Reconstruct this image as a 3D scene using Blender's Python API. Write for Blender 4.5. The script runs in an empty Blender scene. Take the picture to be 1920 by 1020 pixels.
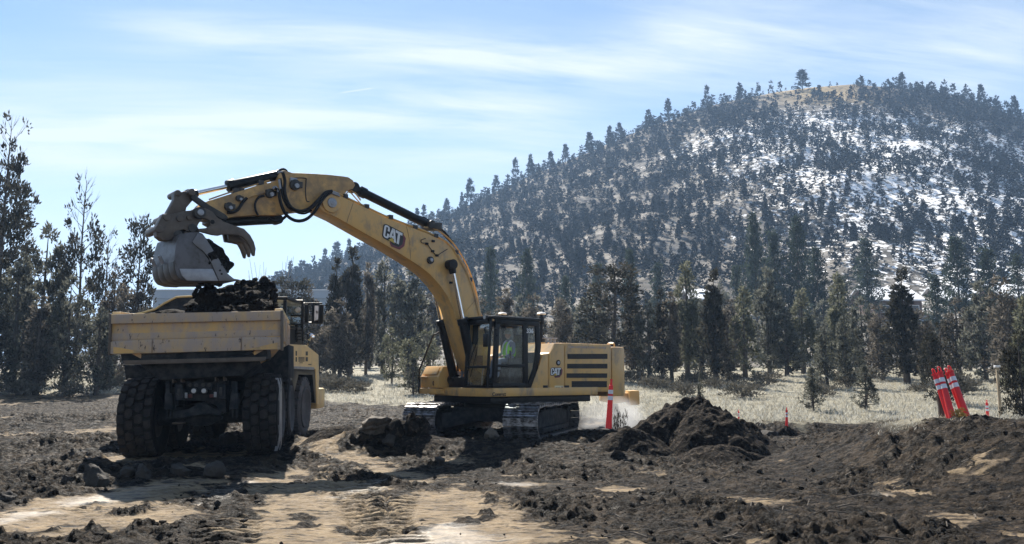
import bpy, bmesh, math, random
import numpy as np
from mathutils import Matrix, Vector, Quaternion

R = math.radians
SC = bpy.context.scene
COL = SC.collection

# ------------------------------------------------------------------ camera, sky, sun, exposure
F_PX, CAM_H, HOR = 1540.0, 1.8, 706.0           # focal length in px of a 1920 px wide frame, eye height, horizon row
PITCH = math.atan((HOR - 510) / F_PX)
cam_d = bpy.data.cameras.new('camera')
cam_d.sensor_width = 36
cam_d.lens = F_PX / 1920 * 36
cam_d.clip_start = 0.1
cam_d.clip_end = 6000
cam = bpy.data.objects.new('camera', cam_d)
COL.objects.link(cam)
cam.location = (0, 0, CAM_H)
cam.rotation_euler = (R(90) + PITCH, 0, 0)
SC.camera = cam

# ------------------------------------------------------------------ measuring: photo pixel -> ray -> point
_cp, _sp = math.cos(PITCH), math.sin(PITCH)


def ray(px, py):
    a, b = (px - 960) / F_PX, (510 - py) / F_PX
    return Vector((a, _cp - b * _sp, _sp + b * _cp))


def at(px, py, Y):
    d = ray(px, py)
    return Vector((0, 0, CAM_H)) + d * (Y / d.y)


def hit(px, py, M, axis, val):
    """point on the plane local[axis] = val of the frame M, in M's local coordinates"""
    Mi = M.inverted()
    o = Mi @ Vector((0, 0, CAM_H))
    d = Mi.to_3x3() @ ray(px, py)
    t = (val - o[axis]) / d[axis]
    return o + d * t


SUN_EL, SUN_AZ = R(46), R(-18)                  # azimuth from +Y towards +X
W = bpy.data.worlds.new('World')
SC.world = W
W.use_nodes = True
nt = W.node_tree
nt.nodes.clear()
n_out = nt.nodes.new('ShaderNodeOutputWorld')
n_bg = nt.nodes.new('ShaderNodeBackground')
n_bg.inputs['Strength'].default_value = 0.054
n_sky = nt.nodes.new('ShaderNodeTexSky')
n_sky.sky_type = 'NISHITA'
n_sky.sun_disc = False
n_sky.sun_elevation = SUN_EL
n_sky.sun_rotation = SUN_AZ
n_sky.altitude = 1000
n_sky.air_density = 1.0
n_sky.dust_density = 0.25
n_sky.ozone_density = 2.0
tc = nt.nodes.new('ShaderNodeTexCoord')
sep = nt.nodes.new('ShaderNodeSeparateXYZ')
nt.links.new(tc.outputs['Generated'], sep.inputs[0])


def wmath(op, a, b=None):
    n = nt.nodes.new('ShaderNodeMath')
    n.operation = op
    for i, v in enumerate((a, b)):
        if v is None:
            continue
        if isinstance(v, (int, float)):
            n.inputs[i].default_value = v
        else:
            nt.links.new(v, n.inputs[i])
    return n.outputs[0]


zz = wmath('ADD', wmath('MAXIMUM', sep.outputs[2], 0.0), 0.16)
cx_ = wmath('DIVIDE', sep.outputs[0], zz)
cy_ = wmath('DIVIDE', sep.outputs[1], zz)
comb = nt.nodes.new('ShaderNodeCombineXYZ')
nt.links.new(wmath('MULTIPLY', cx_, 0.55), comb.inputs[0])
nt.links.new(wmath('ADD', wmath('MULTIPLY', cy_, 1.5), wmath('MULTIPLY', cx_, 0.35)), comb.inputs[1])
cn = nt.nodes.new('ShaderNodeTexNoise')
cn.inputs['Scale'].default_value = 0.75
cn.inputs['Detail'].default_value = 7
cn.inputs['Roughness'].default_value = 0.52
cn.inputs['Distortion'].default_value = 0.5
nt.links.new(comb.outputs[0], cn.inputs['Vector'])
cr = nt.nodes.new('ShaderNodeValToRGB')
cr.color_ramp.elements[0].position = 0.36
cr.color_ramp.elements[1].position = 0.68
nt.links.new(cn.outputs['Fac'], cr.inputs[0])
# thicker veil of cirrus low over the horizon, thin higher up
low = wmath('SUBTRACT', 1.0, wmath('MULTIPLY', wmath('MAXIMUM', sep.outputs[2], 0.0), 2.9))
low = wmath('MAXIMUM', low, 0.0)
# three long cirrus streaks lying across the sheet of cloud
def streak(x0, y0, x1, y1, wdt):
    a, b = ray(x0, y0).normalized(), ray(x1, y1).normalized()
    P, Q = [(v.x / (v.z + .16), v.y / (v.z + .16)) for v in (a, b)]
    L = math.hypot(Q[0] - P[0], Q[1] - P[1])
    ux, uy = (Q[0] - P[0]) / L, (Q[1] - P[1]) / L
    s_ = wmath('ADD', wmath('MULTIPLY', wmath('SUBTRACT', cx_, P[0]), ux), wmath('MULTIPLY', wmath('SUBTRACT', cy_, P[1]), uy))
    d_ = wmath('SUBTRACT', wmath('MULTIPLY', wmath('SUBTRACT', cx_, P[0]), uy), wmath('MULTIPLY', wmath('SUBTRACT', cy_, P[1]), ux))
    d_ = wmath('ADD', d_, wmath('MULTIPLY', wmath('SUBTRACT', cn.outputs['Fac'], .5), wdt * 2.2))
    e_ = wmath('MAXIMUM', wmath('SUBTRACT', wmath('ABSOLUTE', wmath('SUBTRACT', s_, L / 2)), L * .32), 0.0)
    q_ = wmath('ADD', wmath('POWER', wmath('DIVIDE', wmath('ABSOLUTE', d_), wdt), 2.0), wmath('POWER', wmath('DIVIDE', e_, L * .16), 2.0))
    return wmath('POWER', 2.718, wmath('MULTIPLY', q_, -1.0))


stk = wmath('ADD', wmath('MULTIPLY', streak(180, 52, 1250, 128, .085), .56), wmath('MULTIPLY', streak(1150, 70, 2000, 120, .24), .62))
stk = wmath('ADD', stk, wmath('MULTIPLY', streak(-100, 270, 1150, 210, .30), .60))
fc = nt.nodes.new('ShaderNodeCombineXYZ')
nt.links.new(wmath('MULTIPLY', cx_, 1.1), fc.inputs[0])
nt.links.new(wmath('ADD', wmath('MULTIPLY', cy_, 5.5), wmath('MULTIPLY', cx_, -.9)), fc.inputs[1])
fn = nt.nodes.new('ShaderNodeTexNoise')
fn.inputs['Scale'].default_value = 1.6
fn.inputs['Detail'].default_value = 9
fn.inputs['Roughness'].default_value = .6
fn.inputs['Distortion'].default_value = .35
nt.links.new(fc.outputs[0], fn.inputs['Vector'])
fib = nt.nodes.new('ShaderNodeMapRange')
for k_, v_ in zip((1, 2, 3, 4), (.34, .68, .30, 1.35)):
    fib.inputs[k_].default_value = v_
nt.links.new(fn.outputs['Fac'], fib.inputs[0])
stk = wmath('MULTIPLY', stk, fib.outputs[0])
stk = wmath('ADD', stk, wmath('MULTIPLY', streak(638, 174, 700, 165, .0035), .4))
veil = wmath('ADD', wmath('MULTIPLY', cr.outputs[0], 0.24), wmath('MULTIPLY', low, 0.98))
veil = wmath('MINIMUM', wmath('ADD', veil, stk), 0.95)
cmix = nt.nodes.new('ShaderNodeMixRGB')
cmix.inputs[2].default_value = (7.1, 7.5, 7.75, 1)
nt.links.new(veil, cmix.inputs[0])
tint_ = nt.nodes.new('ShaderNodeMixRGB')
tint_.blend_type = 'MULTIPLY'
tint_.inputs[0].default_value = 1
tint_.inputs[2].default_value = (.82, 1.0, 1.04, 1)
nt.links.new(n_sky.outputs[0], tint_.inputs[1])
nt.links.new(tint_.outputs[0], cmix.inputs[1])
nt.links.new(cmix.outputs[0], n_bg.inputs[0])
nt.links.new(n_bg.outputs[0], n_out.inputs[0])

sun_d = bpy.data.lights.new('sun', 'SUN')
sun_d.energy = 5.0
sun_d.angle = R(0.5)
sun_d.color = (1.0, 0.93, 0.82)
sun = bpy.data.objects.new('sun', sun_d)
COL.objects.link(sun)
sdir = Vector((math.sin(SUN_AZ) * math.cos(SUN_EL), math.cos(SUN_AZ) * math.cos(SUN_EL), math.sin(SUN_EL)))
sun.rotation_euler = sdir.to_track_quat('Z', 'Y').to_euler()
sun.location = (-30, 60, 80)

SC.view_settings.view_transform = 'Standard'
SC.view_settings.look = 'None'
SC.view_settings.gamma = 1
SC.view_settings.use_curve_mapping = False
SC.view_settings.exposure = 1.24
SC.cycles.use_denoising = True
SC.cycles.max_bounces = 6
SC.cycles.diffuse_bounces = 3
SC.cycles.glossy_bounces = 3
SC.cycles.transmission_bounces = 4
SC.cycles.transparent_max_bounces = 8
SC.cycles.volume_bounces = 1
SC.cycles.sample_clamp_indirect = 6

rng = np.random.default_rng(7)
random.seed(7)

# ------------------------------------------------------------------ materials
MATS = {}


def mat(name, col, rough=0.6, metal=0.0, col2=None, scale=6.0, lo=0.4, hi=0.62, bump=0.0, bscale=40.0, col3=None, scale3=1.2, lo3=0.5, hi3=0.62,
        spec=0.5, bdist=.02, coords='Object', stretch=None, transl=0.0, rough2=None, attr=None):
    m = bpy.data.materials.new(name)
    m.use_nodes = True
    t = m.node_tree
    b = t.nodes['Principled BSDF']
    b.inputs['Roughness'].default_value = rough
    b.inputs['Metallic'].default_value = metal
    b.inputs['Specular IOR Level'].default_value = spec
    tcn = t.nodes.new('ShaderNodeTexCoord')
    vec = tcn.outputs[coords]
    if stretch:
        mp = t.nodes.new('ShaderNodeMapping')
        mp.inputs['Scale'].default_value = stretch
        t.links.new(vec, mp.inputs[0])
        vec = mp.outputs[0]

    def noise(sc, det=6):
        n = t.nodes.new('ShaderNodeTexNoise')
        n.inputs['Scale'].default_value = sc
        n.inputs['Detail'].default_value = det
        n.inputs['Roughness'].default_value = 0.62
        t.links.new(vec, n.inputs['Vector'])
        return n.outputs['Fac']

    def ramp(src, a, c):
        mr = t.nodes.new('ShaderNodeMapRange')
        mr.inputs[1].default_value = a
        mr.inputs[2].default_value = c
        t.links.new(src, mr.inputs[0])
        return mr.outputs[0]

    def mix(f, a, c):
        mx = t.nodes.new('ShaderNodeMixRGB')
        t.links.new(f, mx.inputs[0])
        for k, v in ((1, a), (2, c)):
            if isinstance(v, tuple):
                mx.inputs[k].default_value = (*v, 1)
            else:
                t.links.new(v, mx.inputs[k])
        return mx.outputs[0]
    c = tuple(col)
    if attr:                                     # per-leaf tint
        at_ = t.nodes.new('ShaderNodeAttribute')
        at_.attribute_name = attr
        c = mix(at_.outputs['Fac'], tuple(col), tuple(col2))
    elif col2:
        f = ramp(noise(scale), lo, hi)
        c = mix(f, tuple(col), tuple(col2))
        if rough2 is not None:
            mr = t.nodes.new('ShaderNodeMapRange')
            mr.inputs[3].default_value = rough
            mr.inputs[4].default_value = rough2
            t.links.new(f, mr.inputs[0])
            t.links.new(mr.outputs[0], b.inputs['Roughness'])
    if col3:
        c = mix(ramp(noise(scale3), lo3, hi3), c, tuple(col3))
    if isinstance(c, tuple):
        b.inputs['Base Color'].default_value = (*c, 1)
    else:
        t.links.new(c, b.inputs['Base Color'])
    if bump:
        bp = t.nodes.new('ShaderNodeBump')
        bp.inputs['Strength'].default_value = bump
        bp.inputs['Distance'].default_value = bdist
        t.links.new(noise(bscale, 9), bp.inputs['Height'])
        t.links.new(bp.outputs[0], b.inputs['Normal'])
    if transl:
        tr = t.nodes.new('ShaderNodeBsdfTranslucent')
        ms = t.nodes.new('ShaderNodeMixShader')
        ms.inputs[0].default_value = transl
        if isinstance(c, tuple):
            tr.inputs[0].default_value = (*c, 1)
        else:
            t.links.new(c, tr.inputs[0])
        t.links.new(b.outputs[0], ms.inputs[1])
        t.links.new(tr.outputs[0], ms.inputs[2])
        t.links.new(ms.outputs[0], t.nodes['Material Output'].inputs[0])
    MATS[name] = m
    return m


mat('yellow_paint', (.70, .41, .125), .38, col2=(.59, .365, .145), scale=1.6, col3=(.26, .20, .14), scale3=3, lo3=.50, hi3=.74, bump=.05, bscale=60, stretch=(1, 1, .6))
mat('yellow_stick', (.64, .37, .12), .45, col2=(.32, .20, .09), scale=2.2, col3=(.16, .115, .085), scale3=3, lo3=.52, hi3=.72, bump=.1, bscale=50)
mat('dirty_yellow', (.70, .43, .15), .6, col2=(.44, .32, .24), scale=3.2, lo=.38, hi=.60, col3=(.05, .038, .032), scale3=13, lo3=.64, hi3=.70, bump=.2, bscale=30, stretch=(1.2, 1, .55))
mat('dusty_yellow', (.43, .335, .27), .7, col2=(.58, .39, .20), scale=4.2, lo=.42, hi=.66, col3=(.04, .03, .027), scale3=14, lo3=.61, hi3=.67, bump=.2, bscale=30, stretch=(1.2, 1, .5))
mat('cream_yellow', (.78, .56, .24), .4, col2=(.66, .48, .24), scale=2.5, col3=(.35, .26, .17), scale3=4, lo3=.62, hi3=.8)
mat('black_paint', (.007, .008, .010), .38, col2=(.018, .017, .016), scale=5, spec=.22)
mat('dark_steel', (.022, .022, .024), .55, col2=(.06, .052, .045), scale=4, col3=(.09, .07, .05), scale3=9, lo3=.6, hi3=.75, bump=.1)
mat('frame_mud', (.015, .018, .022), .7, col2=(.050, .050, .052), scale=5, bump=.2, bscale=25, spec=.1)
mat('brown_steel', (.10, .078, .062), .5, .2, col2=(.14, .11, .086), scale=4, col3=(.05, .04, .034), scale3=9, lo3=.60, hi3=.75, bump=.1)
mat('bucket_steel', (.135, .130, .140), .5, .25, col2=(.085, .08, .08), scale=3, col3=(.06, .05, .045), scale3=6, lo3=.58, hi3=.7, bump=.15)
mat('cutter_steel', (.185, .185, .20), .45, .3, col2=(.16, .155, .16), scale=4)
mat('pale_steel', (.34, .35, .38), .4, .4, col2=(.26, .26, .28), scale=5)
mat('chrome', (.72, .73, .75), .16, 1.0)
mat('track_steel', (.32, .32, .34), .32, .8, col2=(.07, .062, .056), scale=7, rough2=.7, bump=.15)
mat('pale_dust', (.48, .40, .30), .85, col2=(.36, .30, .23), scale=9, bump=.2)
mat('tread_rubber', (.022, .021, .022), .75, col2=(.048, .041, .036), scale=5, bump=.15, bscale=60, spec=.12)
mat('rubber', (.009, .009, .010), .72, spec=.1, col2=(.022, .020, .018), scale=5, bump=.15, bscale=60)
mat('dusty_rubber', (.05, .05, .055), .8, col2=(.10, .095, .095), scale=4, bump=.15, bscale=50)
mat('hose', (.008, .008, .010), .45, spec=.25)
mat('lens', (.55, .55, .55), .1)
mat('red_lens', (.09, .012, .012), .4)
mat('mirror', (.92, .93, .95), .03, 1.0)
mat('white_paint', (.8, .8, .8), .45, col2=(.68, .68, .68), scale=8)
mat('logo_black', (.010, .010, .012), .4)
mat('logo_red', (.17, .025, .04), .4)
mat('logo_yellow', (.60, .42, .06), .4)
mat('sticker', (.75, .66, .42), .5)
mat('sticker_red', (.25, .07, .10), .5)
mat('soil', (.007, .0058, .005), .9, col2=(.026, .020, .016), scale=6, col3=(.085, .066, .049), scale3=13, lo3=.54, hi3=.64, bump=1, bscale=7, bdist=.16, spec=.1)
mat('soil_dark', (.006, .005, .0045), .9, col2=(.017, .0135, .011), scale=6, bump=1, bscale=9, bdist=.14, spec=.1)
mat('soil_light', (.030, .024, .019), .9, col2=(.012, .010, .008), scale=3, bump=1, bscale=14, bdist=.06, spec=.25)
mat('rock', (.018, .015, .013), .85, col2=(.045, .037, .030), scale=2.6, bump=1, bscale=9, bdist=.06)
mat('pale_rock', (.14, .115, .088), .85, col2=(.045, .037, .03), scale=3, bump=1, bscale=9, bdist=.05)
mat('orange_plastic', (.86, .045, .05), .4, col2=(.80, .05, .05), scale=8, transl=.25)
mat('reflective', (.80, .80, .84), .3, col2=(.7, .7, .75), scale=30)
mat('straw_yellow', (.50, .33, .07), .8, col2=(.30, .19, .05), scale=20, bump=.4)
mat('wood_stake', (.42, .33, .22), .8, col2=(.30, .23, .15), scale=12, stretch=(1, 1, .1))
mat('bark', (.050, .040, .034), .9, col2=(.11, .092, .078), scale=4, stretch=(1, 1, .2), bump=.5, bscale=20)
mat('dead_wood', (.16, .145, .13), .85, col2=(.24, .22, .20), scale=6)
mat('skin', (.45, .26, .18), .55)
mat('vest', (.42, .98, .07), .6, transl=.1)
mat('shirt', (.20, .22, .27), .85)
mat('hat', (.30, .29, .24), .5)
mat('trousers', (.04, .045, .06), .85)
mat('seat_fabric', (.04, .042, .046), .85, spec=.1, col2=(.08, .08, .085), scale=9)
mat('roof_white', (.84, .86, .89), .7, col2=(.74, .76, .80), scale=.5)
mat('wall_blue', (.30, .36, .44), .7, col2=(.34, .39, .46), scale=.4)
mat('wall_brown', (.13, .085, .065), .8, col2=(.17, .11, .09), scale=.8)
mat('window_dark', (.03, .035, .045), .15)


def glass_mat(name, tint, gloss=.005):
    m = bpy.data.materials.new(name)
    m.use_nodes = True
    t = m.node_tree
    t.nodes.remove(t.nodes['Principled BSDF'])
    tr = t.nodes.new('ShaderNodeBsdfTransparent')
    tr.inputs[0].default_value = (*tint, 1)
    gl = t.nodes.new('ShaderNodeBsdfGlossy')
    gl.inputs['Roughness'].default_value = .03
    lw = t.nodes.new('ShaderNodeFresnel')
    lw.inputs[0].default_value = 1.42
    ma = t.nodes.new('ShaderNodeMath')
    ma.operation = 'MULTIPLY_ADD'
    ma.inputs[1].default_value = .28
    ma.inputs[2].default_value = gloss
    t.links.new(lw.outputs[0], ma.inputs[0])
    ms = t.nodes.new('ShaderNodeMixShader')
    t.links.new(ma.outputs[0], ms.inputs[0])
    t.links.new(tr.outputs[0], ms.inputs[1])
    t.links.new(gl.outputs[0], ms.inputs[2])
    t.links.new(ms.outputs[0], t.nodes['Material Output'].inputs[0])
    MATS[name] = m


glass_mat('glass', (.95, .98, .98))

# leaves: one material per kind of tree, tint varies from spray to spray
mat('juniper_leaf', (.018, .020, .016), .75, col2=(.235, .24, .20), attr='tint', transl=.48, spec=.1)
mat('brown_leaf', (.022, .019, .015), .75, col2=(.235, .212, .178), attr='tint', transl=.48, spec=.1)
mat('olive_leaf', (.045, .050, .032), .75, col2=(.23, .23, .165), attr='tint', transl=.5, spec=.1)
mat('pine_leaf', (.020, .030, .024), .7, col2=(.085, .11, .085), attr='tint', transl=.35, spec=.1)
mat('dark_leaf', (.009, .011, .009), .75, col2=(.085, .08, .064), attr='tint', transl=.38, spec=.1)
mat('hill_leaf', (.008, .012, .015), .8, col2=(.034, .041, .045), attr='tint', transl=.25, spec=.08)
mat('dry_grass', (.28, .255, .20), .9, col2=(.63, .62, .56), attr='tint', transl=.3, spec=.15)
mat('sage_leaf', (.07, .066, .055), .85, col2=(.20, .185, .15), attr='tint', transl=.2, spec=.15)
mat('twig', (.10, .082, .065), .85)


# ------------------------------------------------------------------ mesh helpers
def link_mesh(name, V, Fc, material, parent=None, smooth=False, M=None, bevel=0.0, tint=None, angle=35):
    """ONE mesh object from vertices and faces; material is a name or a list of (name) with per-face index in Fc tuples"""
    me = bpy.data.meshes.new(name)
    if isinstance(V, np.ndarray):
        V = V.reshape(-1, 3)
        me.from_pydata(V.tolist(), [], Fc.tolist() if isinstance(Fc, np.ndarray) else Fc)
    else:
        me.from_pydata([tuple(v) for v in V], [], Fc)
    me.materials.append(MATS[material])
    if bevel:
        bm = bmesh.new()
        bm.from_mesh(me)
        bmesh.ops.remove_doubles(bm, verts=bm.verts, dist=1e-5)
        bmesh.ops.recalc_face_normals(bm, faces=bm.faces)
        ed = [e for e in bm.edges if len(e.link_faces) == 2 and e.calc_face_angle(0) > .5]
        bmesh.ops.bevel(bm, geom=ed, offset=bevel, segments=2, profile=.6, affect='EDGES', clamp_overlap=True)
        bm.to_mesh(me)
        bm.free()
    else:
        bm = bmesh.new()
        bm.from_mesh(me)
        if len(bm.faces) < 20000:
            bmesh.ops.recalc_face_normals(bm, faces=bm.faces)
            bm.to_mesh(me)
        bm.free()
    if smooth:
        me.shade_smooth() if smooth is True and not bevel else me.set_sharp_from_angle(angle=R(angle))
        me.polygons.foreach_set('use_smooth', [True] * len(me.polygons))
        if smooth == 'auto' or bevel:
            me.set_sharp_from_angle(angle=R(angle))
    if tint is not None:
        a = me.attributes.new('tint', 'FLOAT', 'POINT')
        a.data.foreach_set('value', np.asarray(tint, dtype=np.float32))
    o = bpy.data.objects.new(name, me)
    COL.objects.link(o)
    if M is not None:
        o.matrix_world = M
    if parent is not None:
        o.parent = parent
    return o


def tag(o, label=None, cat=None, group=None, kind=None):
    if label:
        o['label'] = label
    if cat:
        o['category'] = cat
    if group:
        o['group'] = group
    if kind:
        o['kind'] = kind
    return o


def empty(name, label, cat, M=None, group=None):
    o = bpy.data.objects.new(name, None)
    o.empty_display_size = .3
    COL.objects.link(o)
    if M is not None:
        o.matrix_world = M
    return tag(o, label, cat, group)


class MB:
    """collects simple solids and links them as one mesh"""

    def __init__(s):
        s.v, s.f = [], []

    def add(s, V, Fc):
        n = len(s.v)
        s.v += [tuple(p) for p in V]
        s.f += [tuple(i + n for i in f) for f in Fc]
        return s

    def box(s, a, b, M=None):
        x0, y0, z0 = a
        x1, y1, z1 = b
        V = [(x0, y0, z0), (x1, y0, z0), (x1, y1, z0), (x0, y1, z0), (x0, y0, z1), (x1, y0, z1), (x1, y1, z1), (x0, y1, z1)]
        if M is not None:
            V = [M @ Vector(p) for p in V]
        return s.add(V, [(0, 3, 2, 1), (4, 5, 6, 7), (0, 1, 5, 4), (1, 2, 6, 5), (2, 3, 7, 6), (3, 0, 4, 7)])

    def prism(s, P, Q):
        """P, Q: two matching outlines (3D)"""
        n = len(P)
        return s.add(list(P) + list(Q), [tuple(range(n))[::-1], tuple(range(n, 2 * n))] + [(i, (i + 1) % n, n + (i + 1) % n, n + i) for i in range(n)])

    def ex(s, pts, axis, a, b):
        """outline pts (2D, the other two axes in order) extruded along axis from a to b"""
        def p3(p, v):
            q = list(p)
            q.insert(axis, v)
            return q
        return s.prism([p3(p, a) for p in pts], [p3(p, b) for p in pts])

    def cyl(s, a, b, r, r2=None, n=16, cap=True):
        a, b = Vector(a), Vector(b)
        r2 = r if r2 is None else r2
        d = (b - a).normalized()
        u = d.orthogonal().normalized()
        w = d.cross(u)
        A = [a + (u * math.cos(6.28319 * i / n) + w * math.sin(6.28319 * i / n)) * r for i in range(n)]
        B = [b + (u * math.cos(6.28319 * i / n) + w * math.sin(6.28319 * i / n)) * r2 for i in range(n)]
        Fc = [(i, (i + 1) % n, n + (i + 1) % n, n + i) for i in range(n)]
        if cap:
            Fc += [tuple(range(n))[::-1], tuple(range(n, 2 * n))]
        return s.add(A + B, Fc)

    def tube(s, pts, r, n=8, res=5, r_end=None):
        """round tube along a smooth path"""
        pts = [Vector(p) for p in pts]
        P = []
        m = len(pts)
        for i in range(m - 1):
            p0, p1, p2, p3 = pts[max(i - 1, 0)], pts[i], pts[i + 1], pts[min(i + 2, m - 1)]
            for k in range(res):
                t = k / res
                P.append(.5 * ((2 * p1) + (p2 - p0) * t + (2 * p0 - 5 * p1 + 4 * p2 - p3) * t * t + (3 * p1 - p0 - 3 * p2 + p3) * t ** 3))
        P.append(pts[-1])
        rings, u = [], None
        for i, p in enumerate(P):
            d = (P[min(i + 1, len(P) - 1)] - P[max(i - 1, 0)])
            d = d.normalized() if d.length > 1e-9 else Vector((0, 0, 1))
            u = (d.orthogonal() if u is None else (u - d * u.dot(d)))
            u = u.normalized() if u.length > 1e-6 else d.orthogonal().normalized()
            w = d.cross(u)
            rr = r if r_end is None else r + (r_end - r) * i / (len(P) - 1)
            rings.append([p + (u * math.cos(6.28319 * j / n) + w * math.sin(6.28319 * j / n)) * rr for j in range(n)])
        V = [q for g in rings for q in g]
        Fc = [(i * n + j, i * n + (j + 1) % n, (i + 1) * n + (j + 1) % n, (i + 1) * n + j) for i in range(len(P) - 1) for j in range(n)]
        Fc += [tuple(range(n))[::-1], tuple(range(len(V) - n, len(V)))]
        return s.add(V, Fc)

    def lathe(s, prof, axis=1, n=32, centre=(0, 0, 0), closed=False):
        """prof: (along axis, radius)"""
        V, Fc = [], []
        o1, o2 = [k for k in range(3) if k != axis]
        for (h, r) in prof:
            for i in range(n):
                p = [0, 0, 0]
                p[axis] = centre[axis] + h
                p[o1] = centre[o1] + r * math.cos(6.28319 * i / n)
                p[o2] = centre[o2] + r * math.sin(6.28319 * i / n)
                V.append(p)
        m = len(prof)
        for k in range(m if closed else m - 1):
            k2 = (k + 1) % m
            Fc += [(k * n + i, k * n + (i + 1) % n, k2 * n + (i + 1) % n, k2 * n + i) for i in range(n)]
        if not closed:
            Fc += [tuple(range(n)), tuple(range((m - 1) * n, m * n))[::-1]]
        return s.add(V, Fc)

    def build(s, name, material, parent=None, bevel=0.0, smooth=False, label=None, angle=35, M=None):
        o = link_mesh(name, s.v, s.f, material, parent, smooth='auto' if (smooth or bevel) else False, bevel=bevel, angle=angle, M=M)
        if label:
            o['label'] = label
        return o


# ------------------------------------------------------------------ noise
def _hash(i, j, seed):
    h = (i.astype(np.int64) * 374761393 + j.astype(np.int64) * 668265263 + seed * 974711) & 0xFFFFFFFF
    h = ((h ^ (h >> 13)) * 1274126177) & 0xFFFFFFFF
    return ((h ^ (h >> 16)) & 0xFFFF) / 65536.0


def perlin(x, y, seed=0):
    i, j = np.floor(x), np.floor(y)
    fx, fy = x - i, y - j
    u, v = fx * fx * fx * (fx * (fx * 6 - 15) + 10), fy * fy * fy * (fy * (fy * 6 - 15) + 10)

    def g(a, b):
        an = _hash(i + a, j + b, seed) * 6.2831853
        return np.cos(an) * (fx - a) + np.sin(an) * (fy - b)
    n00, n10, n01, n11 = g(0, 0), g(1, 0), g(0, 1), g(1, 1)
    return (n00 * (1 - u) + n10 * u) * (1 - v) + (n01 * (1 - u) + n11 * u) * v


def fbm(x, y, seed=0, octv=4, gain=.5):
    s, a = 0, 1
    for k in range(octv):
        s = s + a * perlin(x * 2 ** k, y * 2 ** k, seed + k * 17)
        a *= gain
    return s


def sstep(a, b, x):
    t = np.clip((x - a) / (b - a), 0, 1)
    return t * t * (3 - 2 * t)

# ------------------------------------------------------------------ ground and hill
CREST = [(-900, 700), (-400, 690), (0, 690), (300, 655), (400, 610), (450, 566), (520, 528), (600, 500), (660, 480), (720, 452), (790, 417), (850, 400), (930, 359), (1000, 327),
         (1070, 300), (1140, 270), (1210, 240), (1260, 224), (1330, 199), (1390, 185), (1460, 172), (1520, 164), (1600, 158), (1690, 166), (1780, 178),
         (1840, 192), (1900, 218), (1960, 240), (2200, 330), (2600, 470), (3200, 600), (4200, 680)]
_ca = np.array([math.atan2(ray(*p).x, ray(*p).y) for p in CREST])
_ce = np.array([ray(*p).z / math.hypot(ray(*p).x, ray(*p).y) for p in CREST])
R_FOOT, R_CREST = 120.0, 430.0


def field(x, y):
    """the gentle rise of the dry meadow behind the work site"""
    t = np.maximum(y - 31, 0)
    return np.where(t < 31, .057 * t, 1.767 + .034 * (t - 31))


def far_z(x, y):
    r = np.hypot(x, y)
    a = np.arctan2(x, y)
    e = np.interp(a, _ca, _ce, left=0, right=0)
    zf = field(x, np.minimum(y, R_FOOT))
    zc = CAM_H + e * R_CREST
    t = np.clip((r - R_FOOT) / (R_CREST - R_FOOT), 0, 1)
    up = zf + np.maximum(zc - zf, -zf) * t ** 1.25
    dn = np.maximum(zc - (r - R_CREST) * .33, -6)
    n = fbm(x / 38, y / 38, 5, 3) * 5.5 * np.sin(np.clip(t, 0, 1) * 3.1416) * np.clip(e / .2, 0, 1)
    return np.where(r < R_FOOT, field(x, y), np.where(r < R_CREST, up, dn) + n)


def gauss(x, y, cx, cy, sx, sy, rot=0):
    c, s = math.cos(rot), math.sin(rot)
    u, v = (x - cx) * c + (y - cy) * s, -(x - cx) * s + (y - cy) * c
    return np.exp(-(u / sx) ** 2 - (v / sy) ** 2)


def ridge(x, y, a, b, w, h):
    ax, ay = a
    dx, dy = b[0] - ax, b[1] - ay
    t = np.clip(((x - ax) * dx + (y - ay) * dy) / (dx * dx + dy * dy), 0, 1)
    d2 = (x - ax - t * dx) ** 2 + (y - ay - t * dy) ** 2
    return h * np.exp(-d2 / (w * w))


def macro(x, y):
    x, y = np.asarray(x, float), np.asarray(y, float)
    z = far_z(x, y)
    # bank on the right, its crest about 15 m away
    z = z + 1.02 * sstep(4.9, 8.3, x + .45 * (y - 15.5) * (y < 15.5)) * np.exp(-((y - 15.4) / np.where(y < 15.4, 3.9, 4.6)) ** 2)
    # shallow cut along the near edge of the meadow
    z = z - .5 * sstep(3.5, 7, x) * sstep(24.5, 28.5, y) * (1 - sstep(30.3, 31.2, y))
    # pad under the excavator, spoil ridges
    z = z + .215 * np.exp(-((x + .4) / 4.6) ** 4 - ((y - 23.0) / 3.4) ** 4)
    z = z + ridge(x, y, (-11.5, 14.5), (-5.0, 15.6), .75, .26)
    z = z + ridge(x, y, (-15, 20.5), (-9.8, 21.5), 1.0, .28)
    z = z + ridge(x, y, (-30, 30), (-11, 29), 1.4, .35)
    z = z + ridge(x, y, (-4.3, 19.4), (2.4, 18.9), .75, .28)
    z = z + ridge(x, y, (-5.2, 20.6), (-3.2, 19.7), .8, .24)
    z = z + .05 * fbm(x / 3.1, y / 3.1, 11, 3) * (y < 60)
    return z


def gz(x, y):
    return float(macro(np.array([x]), np.array([y]))[0])


def gpt(px, py):
    """where the ray through a pixel meets the plain"""
    d = ray(px, py)
    t = -CAM_H / d.z
    return d.x * t, d.y * t


def on_ground(px, py):
    """where the ray through a pixel first meets the modelled ground"""
    d = ray(px, py)
    s = np.linspace(3, 140, 4000)
    z = CAM_H + d.z / d.y * s
    g = macro(d.x / d.y * s, s)
    k = np.argmax(z < g)
    k = k if z[k] < g[k] else len(s) - 1
    return d.x / d.y * s[k], s[k], float(g[k])


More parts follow.
